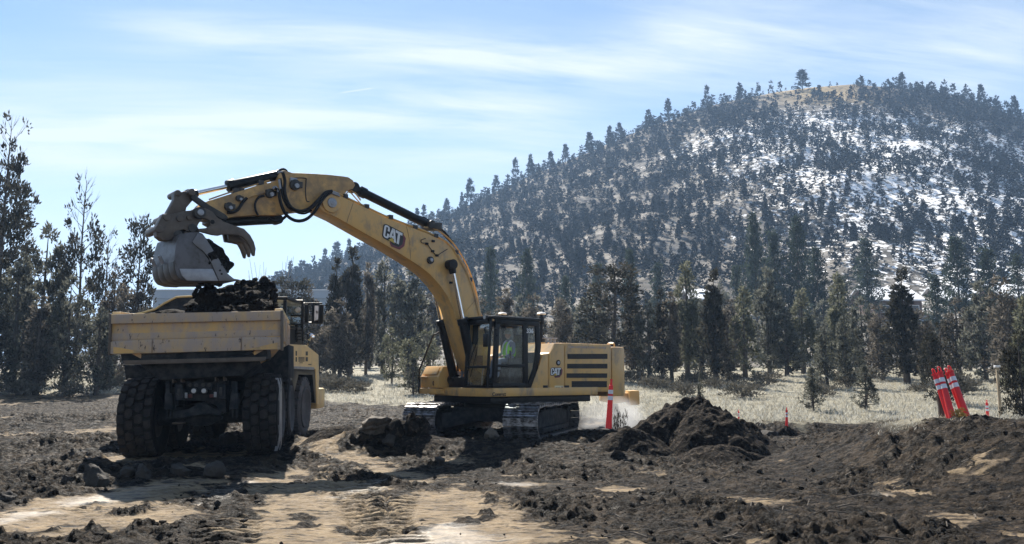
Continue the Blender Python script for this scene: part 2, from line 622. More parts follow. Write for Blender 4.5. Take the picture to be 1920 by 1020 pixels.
DRY = [[(400, 1040), (470, 950), (470, 900), (560, 886), (690, 898), (730, 918), (705, 950), (760, 930), (870, 905), (985, 955), (1060, 1040)],
       [(560, 838), (640, 846), (720, 872), (830, 900), (800, 914), (700, 888), (630, 868), (545, 852)],
       [(-60, 1000), (-60, 962), (110, 935), (200, 922), (330, 903), (440, 903), (320, 945), (420, 962), (290, 985), (60, 1012)],
       [(-60, 900), (-60, 884), (140, 864), (240, 850), (360, 848), (450, 852), (440, 868), (200, 876), (60, 896)],
       [(1660, 906), (1740, 898), (1840, 858), (1890, 856), (1820, 890), (1780, 912), (1690, 918)],
       [(1590, 926), (1650, 922), (1715, 934), (1690, 946), (1600, 938)],
       [(1660, 968), (1740, 958), (1960, 992), (1960, 1012), (1780, 992)],
       [(1355, 842), (1402, 838), (1398, 862), (1352, 862)],
       [(800, 868), (900, 858), (880, 872)],
       [(930, 905), (1010, 902), (1000, 915), (940, 915)],
       [(1330, 930), (1480, 936), (1500, 952), (1400, 950)],
       [(1180, 880), (1260, 884), (1250, 893), (1170, 888)],
       [(1060, 850), (1240, 842), (1230, 852), (1080, 858)],
       [(1380, 1030), (1440, 998), (1450, 1004), (1400, 1034)],
       [(-60, 770), (220, 762), (225, 772), (-60, 782)], [(-60, 818), (215, 806), (225, 812), (-60, 830)]]
WET = [[(110, 950), (190, 928), (330, 908), (420, 900), (300, 922), (215, 945)], [(640, 1030), (740, 1000), (840, 975), (930, 1000), (960, 1040)],
       [(-60, 975), (60, 955), (90, 962), (0, 985)], [(680, 900), (735, 898), (700, 915), (640, 930)], [(1610, 928), (1660, 926), (1690, 938), (1640, 938)],
       [(910, 905), (980, 903), (985, 911), (930, 912)], [(380, 920), (460, 905), (440, 940), (385, 950)]]


def sdist(x, y, poly):
    """signed distance to a ground polygon, positive inside"""
    P = [(gpt(*p) if p[0] < 1550 or p[1] > 960 else on_ground(*p)[:2]) for p in poly]
    d = np.full(x.shape, 1e9)
    ins = np.zeros(x.shape, bool)
    n = len(P)
    for i in range(n):
        (ax, ay), (bx, by) = P[i], P[(i + 1) % n]
        dx, dy = bx - ax, by - ay
        t = np.clip(((x - ax) * dx + (y - ay) * dy) / (dx * dx + dy * dy + 1e-9), 0, 1)
        d = np.minimum(d, np.hypot(x - ax - t * dx, y - ay - t * dy))
        c = ((ay > y) != (by > y)) & (x < (bx - ax) * (y - ay) / (by - ay + 1e-12) + ax)
        ins ^= c
    return np.where(ins, d, -d)


def build_ground():
    af = np.radians(np.linspace(-39, 39, 700))
    ac = np.radians(np.concatenate([np.linspace(45, 315, 55)]))
    A = np.concatenate([af, ac])
    Rr = np.concatenate([[.4, 1.0, 2.0, 3.0, 4.0, 5.0], np.geomspace(5.8, 40, 860), np.geomspace(40.3, 100, 90)])
    aa, rr = np.meshgrid(A, Rr)
    x, y = rr * np.sin(aa), rr * np.cos(aa)
    z = macro(x, y)
    w1 = fbm(x / 1.3, y / 1.3, 21, 4)
    w2 = fbm(x / .35, y / .35, 27, 3)
    ws = fbm(x / 1.6, y / .30, 29, 4)
    dry = np.zeros_like(x)
    for k, p in enumerate(DRY):
        amp = .80 if k < 4 else .60
        s = sdist(x, y, p) + w1 * .45 + w2 * .12 + ws * .42
        dry = np.maximum(dry, amp * sstep(-.2, .2, s))
    dry = np.maximum(dry, .8 * sstep(.42, .56, fbm(x / 2.4, y / 1.6, 33, 4)) * (y < 40))
    dry = dry * (1 - .95 * sstep(.14, .34, fbm(x / .8, y / 1.1, 35, 4) + .35 * w2 - .12 + .22 * sstep(.5, 3, x)))
    wet = np.zeros_like(x)
    for p in WET:
        wet = np.maximum(wet, .62 * sstep(-.22, .30, sdist(x, y, p) + w1 * .4 + w2 * .15 + ws * .35))
    # where the meadow begins, farther off on the left
    edge = np.interp(x / np.maximum(y, 1), [-.6, -.30, -.22, -.05, .08, .16, .5, .7], [46, 46, 41, 37, 34, 32, 32, 24])
    grass = sstep(-.8, .9, y - edge + 2.2 * w1)
    grass = np.maximum(grass, .9 * sstep(.72, .98, (macro(x, y) - field(x, y))) * (x > 6) * sstep(15.3, 16.2, y + w1))
    # relief: churned clods in the mud, low marks on the packed tan dirt
    fade = 1 / (1 + (rr / 60) ** 2)
    bill = np.abs(perlin(x / .66, y / .62, 41)) * .11 + np.abs(perlin(x / .27, y / .27, 42)) * .10 + np.abs(perlin(x / .12, y / .12, 43)) * .06
    clod = np.maximum(perlin(x / .50, y / .44, 44), 0) * .14 + np.tanh(2.2 * np.maximum(perlin(x / .24, y / .22, 45), 0)) * .075 + np.tanh(2.5 * np.maximum(perlin(x / .12, y / .13, 47), 0)) * .055 + np.abs(perlin(x / .065, y / .07, 48)) * .07
    patch = .45 + .75 * sstep(-.25, .35, fbm(x / 2.2, y / 2.2, 46, 3))
    rough = (clod + .6 * bill - .05) * patch
    rut = .03 * np.sin((x * .96 + y * .28) * 6.2832 / .52) * sstep(.1, .4, fbm(x / 3, y / 5, 51, 2) + .1)
    mud = (1 - dry) * (1 - grass) * (1 - .85 * wet)
    rough = rough * (1 + .5 * sstep(15, 24, y))
    z = z + fade * (mud * rough + dry * (.012 * w2 + .018 * w1 + .25 * rut) + mud * rut * .6)
    z = z + grass * .05 * w2
    # tread bars pressed by crawler shoes and tyres into the packed dirt
    for (p, q, w) in (((400, 1060), (442, 962), .42), ((760, 1040), (640, 880), .45), ((330, 950), (420, 905), .5), ((700, 1000), (740, 925), .45)):
        a, b = gpt(*p), gpt(*q)
        dx, dy = b[0] - a[0], b[1] - a[1]
        L = math.hypot(dx, dy)
        t = ((x - a[0]) * dx + (y - a[1]) * dy) / L
        s = ((x - a[0]) * dy - (y - a[1]) * dx) / L
        m = sstep(w, w * .7, np.abs(s)) * sstep(0, .3, t) * sstep(L, L - .3, t)
        z = z + m * (-.035 + .030 * np.tanh(3 * np.sin((t + .5 * np.abs(s)) * 6.2832 / .24)) * (.5 + 1.2 * np.clip(w1 + .3, 0, 1)))
    nA, nR = len(A), len(Rr)
    V = np.stack([x, y, z], -1).reshape(-1, 3)
    i = np.arange(nR - 1)[:, None] * nA
    j = np.arange(nA)[None, :]
    j2 = (j + 1) % nA
    Fq = np.stack([i + j, i + j2, i + nA + j2, i + nA + j], -1).reshape(-1, 4)[:, ::-1]
    me = bpy.data.meshes.new('ground')
    me.vertices.add(len(V))
    me.vertices.foreach_set('co', V.ravel())
    me.loops.add(len(Fq) * 4)
    me.loops.foreach_set('vertex_index', Fq.ravel().astype(np.int32))
    me.polygons.add(len(Fq))
    me.polygons.foreach_set('loop_start', np.arange(len(Fq), dtype=np.int32) * 4)
    me.polygons.foreach_set('use_smooth', np.ones(len(Fq), bool))
    me.update(calc_edges=True)
    for nm, a in (('dry', dry), ('wet', wet), ('grass', grass)):
        at_ = me.attributes.new(nm, 'FLOAT', 'POINT')
        at_.data.foreach_set('value', a.ravel().astype(np.float32))
    o = bpy.data.objects.new('ground', me)
    COL.objects.link(o)
    tag(o, 'churned dark mud and packed tan dirt of the work site, dry meadow behind', kind='structure')
    # material
    m = bpy.data.materials.new('ground_dirt')
    m.use_nodes = True
    t = m.node_tree
    b = t.nodes['Principled BSDF']
    tcn = t.nodes.new('ShaderNodeTexCoord')

    def noise(sc, det=7, st=None, rg=.6):
        n = t.nodes.new('ShaderNodeTexNoise')
        n.inputs['Scale'].default_value = sc
        n.inputs['Detail'].default_value = det
        n.inputs['Roughness'].default_value = rg
        v = tcn.outputs['Object']
        if st:
            mp = t.nodes.new('ShaderNodeMapping')
            mp.inputs['Scale'].default_value = st
            t.links.new(v, mp.inputs[0])
            v = mp.outputs[0]
        t.links.new(v, n.inputs['Vector'])
        return n.outputs['Fac']

    def mr(src, a, c, lo=0., hi=1.):
        n = t.nodes.new('ShaderNodeMapRange')
        for k, v in zip((1, 2, 3, 4), (a, c, lo, hi)):
            n.inputs[k].default_value = v
        t.links.new(src, n.inputs[0])
        return n.outputs[0]

    def mix(f, a, c):
        mx = t.nodes.new('ShaderNodeMixRGB')
        t.links.new(f, mx.inputs[0])
        for k, v in ((1, a), (2, c)):
            if isinstance(v, tuple):
                mx.inputs[k].default_value = (*v, 1)
            else:
                t.links.new(v, mx.inputs[k])
        return mx.outputs[0]

    def attr(n):
        k = t.nodes.new('ShaderNodeAttribute')
        k.attribute_name = n
        return k.outputs['Fac']
    mudc = mix(mr(noise(2.2), .38, .64), (.0035, .0030, .0027), (.013, .0102, .008))
    flat = mix(mr(noise(1.4), .35, .65), (.078, .059, .042), (.028, .022, .017))
    mudc = mix(mr(noise(4.2, 11, (.55, 1.25, 1), .72), .465, .525), flat, mudc)
    mudc = mix(mr(noise(14), .60, .74), mudc, (.13, .10, .072))  # fine pale specks: sunlit glints on the mud, put into its colour
    dryc = mix(mr(noise(1.6), .35, .65), (.285, .215, .135), (.165, .125, .082))
    dryc = mix(mr(noise(8, 9, (.6, 1.2, 1)), .56, .64), dryc, (.075, .058, .045))
    grc = mix(mr(noise(1.1), .36, .62), (.44, .41, .32), (.27, .245, .18))
    grc = mix(mr(noise(5), .58, .68), grc, (.07, .062, .045))
    dn = t.nodes.new('ShaderNodeMath')
    dn.operation = 'MULTIPLY_ADD'
    t.links.new(mr(noise(5, 9, (.5, 1.4, 1), .68), .3, .7, -1, 1), dn.inputs[0])
    dn.inputs[1].default_value = .62
    t.links.new(attr('dry'), dn.inputs[2])
    c = mix(mr(dn.outputs[0], .40, .74), mudc, dryc)
    c = mix(attr('grass'), c, grc)
    wetf = attr('wet')
    c = mix(mr(wetf, 0, 1, 0, .45), c, (.06, .05, .04))
    t.links.new(c, b.inputs['Base Color'])
    rg = mr(noise(9), .35, .65, .40, .9)
    mrr = t.nodes.new('ShaderNodeMixRGB')
    t.links.new(wetf, mrr.inputs[0])
    t.links.new(rg, mrr.inputs[1])
    mrr.inputs[2].default_value = (.45, .45, .45, 1)
    t.links.new(mrr.outputs[0], b.inputs['Roughness'])
    b.inputs['Specular IOR Level'].default_value = .07
    t.links.new(mr(wetf, 0, 1, .07, .4), b.inputs['Specular IOR Level'])
    bp = t.nodes.new('ShaderNodeBump')
    bp.inputs['Distance'].default_value = .24
    stn = t.nodes.new('ShaderNodeMath')
    stn.operation = 'MULTIPLY'
    t.links.new(mr(wetf, 0, 1, 1.0, .05), stn.inputs[0])
    t.links.new(mr(attr('dry'), 0, 1, 1.0, .42), stn.inputs[1])
    t.links.new(stn.outputs[0], bp.inputs['Strength'])
    t.links.new(noise(7, 10, None, .68), bp.inputs['Height'])
    t.links.new(bp.outputs[0], b.inputs['Normal'])
    me.materials.append(m)


build_ground()


def build_hill():
    A = np.radians(np.concatenate([np.linspace(-41, 41, 330), np.linspace(45, 315, 55)]))
    Rr = np.concatenate([np.geomspace(100, 430, 190), np.geomspace(434, 3000, 40)])
    aa, rr = np.meshgrid(A, Rr)
    x, y = rr * np.sin(aa), rr * np.cos(aa)
    z = far_z(x, y)
    z[0] = macro(x[0], y[0]) - .05
    nA, nR = len(A), len(Rr)
    px = 960 + F_PX * np.where(y > 1, x / np.maximum(y, 1) * _cp, 0)
    elev = (z - CAM_H) / rr
    top = np.interp(aa, _ca, _ce, left=0, right=0)
    V = np.stack([x, y, z], -1).reshape(-1, 3)
    i = np.arange(nR - 1)[:, None] * nA
    j = np.arange(nA)[None, :]
    Fq = np.stack([i + j, i + (j + 1) % nA, i + nA + (j + 1) % nA, i + nA + j], -1).reshape(-1, 4)[:, ::-1]
    o = link_mesh('hill', V, Fq, 'rock', smooth=True)
    o.data.materials.clear()
    snow = .42 + .58 * sstep(35, 110, x) * (.80 + .20 * sstep(.03, .12, elev))
    snow = snow * (1 - .75 * sstep(.045, .0, top - elev))
    bare = np.exp(-((x - 152) / 20) ** 2) * sstep(.030, .010, top - elev) * (rr > 300)
    for nm, a in (('snow', snow), ('bare', bare)):
        at_ = o.data.attributes.new(nm, 'FLOAT', 'POINT')
        at_.data.foreach_set('value', a.ravel().astype(np.float32))
    m = bpy.data.materials.new('hill_ground')
    m.use_nodes = True
    t = m.node_tree
    b = t.nodes['Principled BSDF']
    b.inputs['Roughness'].default_value = .9
    b.inputs['Specular IOR Level'].default_value = .1
    tcn = t.nodes.new('ShaderNodeTexCoord')

    def N(kind, **kw):
        n = t.nodes.new(kind)
        for k, v in kw.items():
            n.inputs[k].default_value = v
        return n

    def noise(sc, det=6, rg=.6, st=(1, 1, 1)):
        mp = N('ShaderNodeMapping', Scale=st)
        t.links.new(tcn.outputs['Object'], mp.inputs[0])
        n = N('ShaderNodeTexNoise', Scale=sc, Detail=det, Roughness=rg)
        t.links.new(mp.outputs[0], n.inputs['Vector'])
        return n.outputs['Fac']

    def mth(op, a, b2):
        n = t.nodes.new('ShaderNodeMath')
        n.operation = op
        for k, v in enumerate((a, b2)):
            if isinstance(v, (int, float)):
                n.inputs[k].default_value = v
            else:
                t.links.new(v, n.inputs[k])
        return n.outputs[0]

    def mr(src, a, c):
        n = t.nodes.new('ShaderNodeMapRange')
        n.inputs[1].default_value, n.inputs[2].default_value = a, c
        t.links.new(src, n.inputs[0])
        return n.outputs[0]

    def mix(f, a, c):
        mx = t.nodes.new('ShaderNodeMixRGB')
        t.links.new(f, mx.inputs[0])
        for k, v in ((1, a), (2, c)):
            if isinstance(v, tuple):
                mx.inputs[k].default_value = (*v, 1)
            else:
                t.links.new(v, mx.inputs[k])
        return mx.outputs[0]

    def attr(n):
        k = t.nodes.new('ShaderNodeAttribute')
        k.attribute_name = n
        return k.outputs['Fac']
    c = mix(mr(noise(.09), .4, .6), (.07, .066, .062), (.25, .23, .205))
    c = mix(mr(noise(.55), .52, .62), c, (.055, .048, .038))
    c = mix(attr('bare'), c, (.33, .25, .13))
    c = mix(mth('MULTIPLY', attr('bare'), mr(noise(.5), .5, .58)), c, (.12, .09, .05))
    sn = mth('ADD', mth('MULTIPLY', noise(.55, 8, .70, (1, .7, 1.5)), .72), mth('MULTIPLY', attr('snow'), .25))
    c = mix(mr(sn, .578, .602), c, (.90, .91, .93))
    t.links.new(c, b.inputs['Base Color'])
    o.data.materials.append(m)
    tag(o, 'wooded hill with snow patches on its right flank and a bare grassy top', kind='structure')


build_hill()


# ------------------------------------------------------------------ plants
def sprays(base, dirn, ln, wd):
    """leaf sprays: one slim diamond each"""
    n = len(base)
    side = np.cross(dirn, rng.normal(size=(n, 3)))
    side /= np.linalg.norm(side, axis=1)[:, None] + 1e-9
    ln, wd = ln[:, None], wd[:, None]
    V = np.stack([base, base + dirn * ln * .5 + side * wd, base + dirn * ln, base + dirn * ln * .5 - side * wd], 1).reshape(-1, 3)
    return V, np.arange(4 * n).reshape(-1, 4)


def clumps(cen, out, size, n, ln, wd, up=.45, spread=.8):
    """n sprays about every clump centre; returns V, F, tint"""
    K = len(cen)
    size = np.broadcast_to(np.asarray(size, float), (K,))
    off = rng.normal(size=(K, n, 3))
    off /= np.linalg.norm(off, axis=2)[..., None]
    off *= (rng.random((K, n, 1)) ** .4) * size[:, None, None]
    base = cen[:, None, :] + off * np.array([1, 1, .8])
    d = off / (size[:, None, None] + 1e-6) * spread + out[:, None, :] * .5 + rng.normal(size=(K, n, 3)) * .4
    d[..., 2] += up
    d /= np.linalg.norm(d, axis=2)[..., None]
    base, d = base.reshape(-1, 3), d.reshape(-1, 3)
    m = len(base)
    V, Fq = sprays(base, d, ln * rng.uniform(.6, 1.3, m), wd * rng.uniform(.7, 1.3, m))
    ct = rng.beta(1.3, 2.0, (K, 1)) * .75
    tint = np.clip(ct + rng.uniform(0, .4, (K, n)) ** 1.3, 0, 1).reshape(-1)
    return V, Fq, np.repeat(tint, 4)


def join(parts):
    Vs, Fs, Ts, n = [], [], [], 0
    for (V, Fq, T) in parts:
        Vs.append(V)
        Fs.append(Fq + n)
        Ts.append(T)
        n += len(V)
    return np.concatenate(Vs), np.concatenate(Fs), np.concatenate(Ts)


def crown_mesh(name, V, Fq, T, material):
    me = bpy.data.meshes.new(name)
    me.vertices.add(len(V))
    me.vertices.foreach_set('co', V.astype(np.float32).ravel())
    me.loops.add(Fq.size)
    me.loops.foreach_set('vertex_index', Fq.ravel().astype(np.int32))
    me.polygons.add(len(Fq))
    me.polygons.foreach_set('loop_start', np.arange(len(Fq), dtype=np.int32) * 4)
    me.update(calc_edges=True)
    a = me.attributes.new('tint', 'FLOAT', 'POINT')
    a.data.foreach_set('value', T.astype(np.float32))
    me.materials.append(MATS[material])
    return me


def wood_mesh(name, paths, material='bark'):
    mb = MB()
    for (pts, r0, r1, n) in paths:
        mb.tube(pts, r0, n=n, res=2, r_end=r1)
    me = bpy.data.meshes.new(name)
    me.from_pydata(mb.v, [], mb.f)
    me.materials.append(MATS[material])
    me.polygons.foreach_set('use_smooth', [True] * len(me.polygons))
    return me


def make_juniper(seed, h=8.0, r=2.0, K=250, base=.14, shape=1.0, leaf='juniper_leaf', leaders=3, gap=.3):
    """western juniper: several ragged leaders over a short bare trunk"""
    global rng
    rng = np.random.default_rng(seed)
    tips = [(0, 0, h)] + [(rng.uniform(-.55, .55) * r, rng.uniform(-.55, .55) * r, h * rng.uniform(.62, .9)) for _ in range(leaders)]
    wood = [([(0, 0, -.3), (.05, .03, h * .3), (.0, .06, h * .65), (0, 0, h * .97)], .03 * h, .015, 8)]
    for tp in tips[1:]:
        wood.append(([(0, 0, h * .12), (tp[0] * .6, tp[1] * .6, h * .35), (tp[0], tp[1], tp[2] * .95)], .014 * h, .012, 6))
    cen, out, siz = [], [], []
    ph = rng.uniform(0, 6.28, 4)
    while len(cen) < K:
        tp = tips[rng.integers(len(tips))]
        t = base + (1 - base) * rng.random() ** .85
        z = t * tp[2]
        f = max(0, 1 - t) ** (.62 * shape) * min(1, (t - base) / .12 + .35)
        an = rng.uniform(0, 6.283)
        lump = 1 + gap * math.sin(2 * an + ph[0] + 5 * t) + gap * math.sin(3 * an - ph[1] + 9 * t) * .7
        rad = r * (.92 if tp is tips[0] else .55) * f * lump * math.sqrt(rng.random() * .8 + .2)
        k = min(1, t / .5)
        x, y = tp[0] * k + rad * math.cos(an), tp[1] * k + rad * math.sin(an)
        if perlin(np.array([x * .55 + 9.1]), np.array([z * .5 + an]), seed)[0] < -.22:
            continue
        cen.append((x, y, z))
        out.append((math.cos(an), math.sin(an), .1))
        siz.append(rng.uniform(.22, .46) * (.55 + .5 * f))
        if rng.random() < .16 and t < .75:
            wood.append(([(tp[0] * k * .8, tp[1] * k * .8, z * .9), (x, y, z + .05)], .035, .01, 4))
    V, Fq, T = clumps(np.array(cen), np.array(out), np.array(siz) * h / 8 * .9, 15, .36 * h / 8, .066 * h / 8)
    for _ in range(9):                            # dead lower limbs
        an = rng.uniform(0, 6.283)
        z = h * rng.uniform(.06, .4)
        L = r * rng.uniform(.5, 1.0)
        wood.append(([(0, 0, z), (L * .6 * math.cos(an), L * .6 * math.sin(an), z + .1), (L * math.cos(an + .2), L * math.sin(an + .2), z + .35)], .03, .008, 4))
    return crown_mesh('crown', V, Fq, T, leaf), wood_mesh('trunk', wood)


def make_ragged_pine(seed, h=14.0, r=3.4, bare=.30, top_bare=.12, K=42, leaf='dark_leaf'):
    """tall open tree: long limbs with dense tufts at their ends and a bare twiggy top"""
    global rng
    rng = np.random.default_rng(seed)
    wood = [([(0, 0, -.3), (.1, 0, h * .35), (-.08, .05, h * .7), (0, 0, h)], .018 * h, .02, 8)]
    cen, out, siz = [], [], []
    for k in range(K):
        t = bare + (1 - bare) * (k + rng.random()) / K
        an = k * 2.399 + rng.uniform(-.5, .5)
        L = r * (1 - t) ** .6 * rng.uniform(.45, 1.15) + .35
        z = t * h
        ex, ey, ez = L * math.cos(an), L * math.sin(an), z + L * rng.uniform(.15, .7)
        wood.append(([(0, 0, z - .15), (ex * .5, ey * .5, z + L * .1), (ex, ey, ez)], .055 * (1.1 - t) + .012, .008, 4))
        for _ in range(3):
            u = rng.uniform(.5, 1)
            a2 = an + rng.uniform(-.9, .9)
            q = (ex * u, ey * u, z + (ez - z) * u * .8)
            e2 = (q[0] + .5 * math.cos(a2), q[1] + .5 * math.sin(a2), q[2] + rng.uniform(.2, .7))
            wood.append(([q, e2], .018, .005, 3))
            if t < 1 - top_bare or rng.random() < .12:
                cen.append(e2)
                out.append((math.cos(a2), math.sin(a2), .4))
                siz.append(rng.uniform(.25, .55))
        if t < 1 - top_bare * 1.1 and rng.random() < .8:
            for _ in range(3):
                cen.append((ex + rng.normal() * .3, ey + rng.normal() * .3, ez + rng.normal() * .2))
                out.append((math.cos(an), math.sin(an), .5))
                siz.append(rng.uniform(.3, .6))
    V, Fq, T = clumps(np.array(cen), np.array(out), np.array(siz), 19, .30, .07, up=.5)
    return crown_mesh('crown', V, Fq, T, leaf), wood_mesh('trunk', wood)


def make_pine(seed, h=14.0, r=3.2, K=60, base=.2, leaf='pine_leaf', n=26):
    """full conical pine in loose tiers"""
    global rng
    rng = np.random.default_rng(seed)
    wood = [([(0, 0, -.3), (0, .05, h * .5), (0, 0, h)], .018 * h, .02, 7)]
    cen, out, siz = [], [], []
    for k in range(K):
        t = base + (1 - base) * ((k + rng.random()) / K) ** .95
        an = k * 2.399 + rng.uniform(-.4, .4)
        L = r * (1 - t) ** .75 * rng.uniform(.65, 1.1) + .2
        z = t * h
        wood.append(([(0, 0, z), (L * .9 * math.cos(an), L * .9 * math.sin(an), z + L * .12)], .05 * (1.1 - t), .01, 4))
        for u in np.linspace(.35, 1, max(2, int(L * 1.9))):
            cen.append((L * u * math.cos(an) + rng.normal() * .15, L * u * math.sin(an) + rng.normal() * .15, z + L * u * .14 + rng.normal() * .12))
            out.append((math.cos(an), math.sin(an), .3))
            siz.append(rng.uniform(.35, .6))
    V, Fq, T = clumps(np.array(cen), np.array(out), np.array(siz), n, .42, .085, up=.45)
    return crown_mesh('crown', V, Fq, T, leaf), wood_mesh('trunk', wood)


def make_hill_tree(seed, h=8.0, r=1.9, tiers=46, shape=.8, n=7, ln=1.15, wd=.22):
    global rng
    rng = np.random.default_rng(seed)
    t = .08 + .92 * rng.random(tiers) ** .9
    an = rng.uniform(0, 6.283, tiers)
    rad = r * np.maximum(1 - t, .02) ** shape * rng.uniform(.4, 1.05, tiers)
    cen = np.stack([rad * np.cos(an), rad * np.sin(an), t * h], -1)
    out = np.stack([np.cos(an), np.sin(an), np.full(tiers, .2)], -1)
    V, Fq, T = clumps(cen, out, .5 * (1.15 - t), n, ln, wd, up=.6)
    return V, Fq, T


def make_shrub(seed, h=1.0, r=.8, K=40, leaf='sage_leaf', n=14, ln=.22, wd=.035):
    global rng
    rng = np.random.default_rng(seed)
    an = rng.uniform(0, 6.283, K)
    t = rng.random(K)
    rad = r * np.sqrt(rng.random(K)) * np.sqrt(1 - t * t * .8)
    cen = np.stack([rad * np.cos(an), rad * np.sin(an), .1 + t * h * .8], -1)
    out = np.stack([np.cos(an) * .6, np.sin(an) * .6, np.full(K, .7)], -1)
    V, Fq, T = clumps(cen, out, np.full(K, .2), n, ln, wd, up=.9)
    wood = []
    for k in range(12):
        a = rng.uniform(0, 6.283)
        L = r * rng.uniform(.4, .9)
        wood.append(([(0, 0, -.05), (L * .5 * math.cos(a), L * .5 * math.sin(a), h * .4), (L * math.cos(a), L * math.sin(a), h * rng.uniform(.7, 1.1))], .02, .006, 3))
    return crown_mesh('foliage', V, Fq, T, leaf), wood_mesh('stem', wood, 'twig')


TREES = {}
for i_, (r_, sh, K_, lf) in enumerate([(1.9, 1.0, 260, 'juniper_leaf'), (1.5, .9, 250, 'brown_leaf'), (2.3, .85, 300, 'juniper_leaf'), (1.7, 1.1, 240, 'olive_leaf'),
                                       (2.1, .8, 280, 'brown_leaf'), (1.5, 1.25, 230, 'dark_leaf')]):
    TREES['juniper%d' % i_] = (*make_juniper(100 + i_, 8.0, r_, int(K_ * .84), [.07, .13, .06, .12, .09, .13][i_], sh, lf, 2 + i_ % 3, .2 + .05 * (i_ % 3)), 8.0, r_)
TREES['bushy'] = (*make_juniper(131, 3.0, 1.3, 190, .06, .6, 'olive_leaf', 3, .3), 3.0, 1.3)
TREES['darkbush'] = (*make_juniper(132, 4.0, 1.5, 260, .02, .7, 'dark_leaf', 3, .2), 4.0, 1.5)
TREES['sapling'] = (*make_juniper(133, 3.0, .95, 190, .08, 1.15, 'juniper_leaf', 1, .25), 3.0, .95)
TREES['ragged0'] = (*make_ragged_pine(141, 14, 3.3, .34, .14, 40), 14.0, 3.3)
TREES['ragged1'] = (*make_ragged_pine(142, 11, 2.4, .35, .30, 34), 11.0, 2.4)
TREES['ragged2'] = (*make_ragged_pine(143, 10, 1.3, .2, .06, 28), 10.0, 1.3)
TREES['pine0'] = (*make_pine(151, 14, 3.0), 14.0, 3.0)
TREES['pine1'] = (*make_pine(152, 14, 2.5, 52, .12), 14.0, 2.5)
TREES['pine2'] = (*make_pine(153, 15, 3.6, 64, .3), 15.0, 3.6)


def plant(kind, name, px, top, Y, hw, label, group=None, cat='tree', spin=None, ground=None, parts=('trunk', 'crown')):
    """a tree on its own spot; px/top/hw are read off the photograph at distance Y"""
    p = at(px, top, Y)
    zb = gz(p.x, Y) if ground is None else ground
    cm, wm, h0, r0 = TREES[kind]
    o = empty(name, label, cat, Matrix.Translation((p.x, Y, zb)), group)
    o.rotation_euler.z = random.uniform(0, 6.28) if spin is None else spin
    s = hw * Y / F_PX / r0
    o.scale = (s, s, (p.z - zb) / h0)
    for nm, me in ((parts[0], wm), (parts[1], cm)):
        c = bpy.data.objects.new(nm, me)
        COL.objects.link(c)
        c.parent = o
    return o

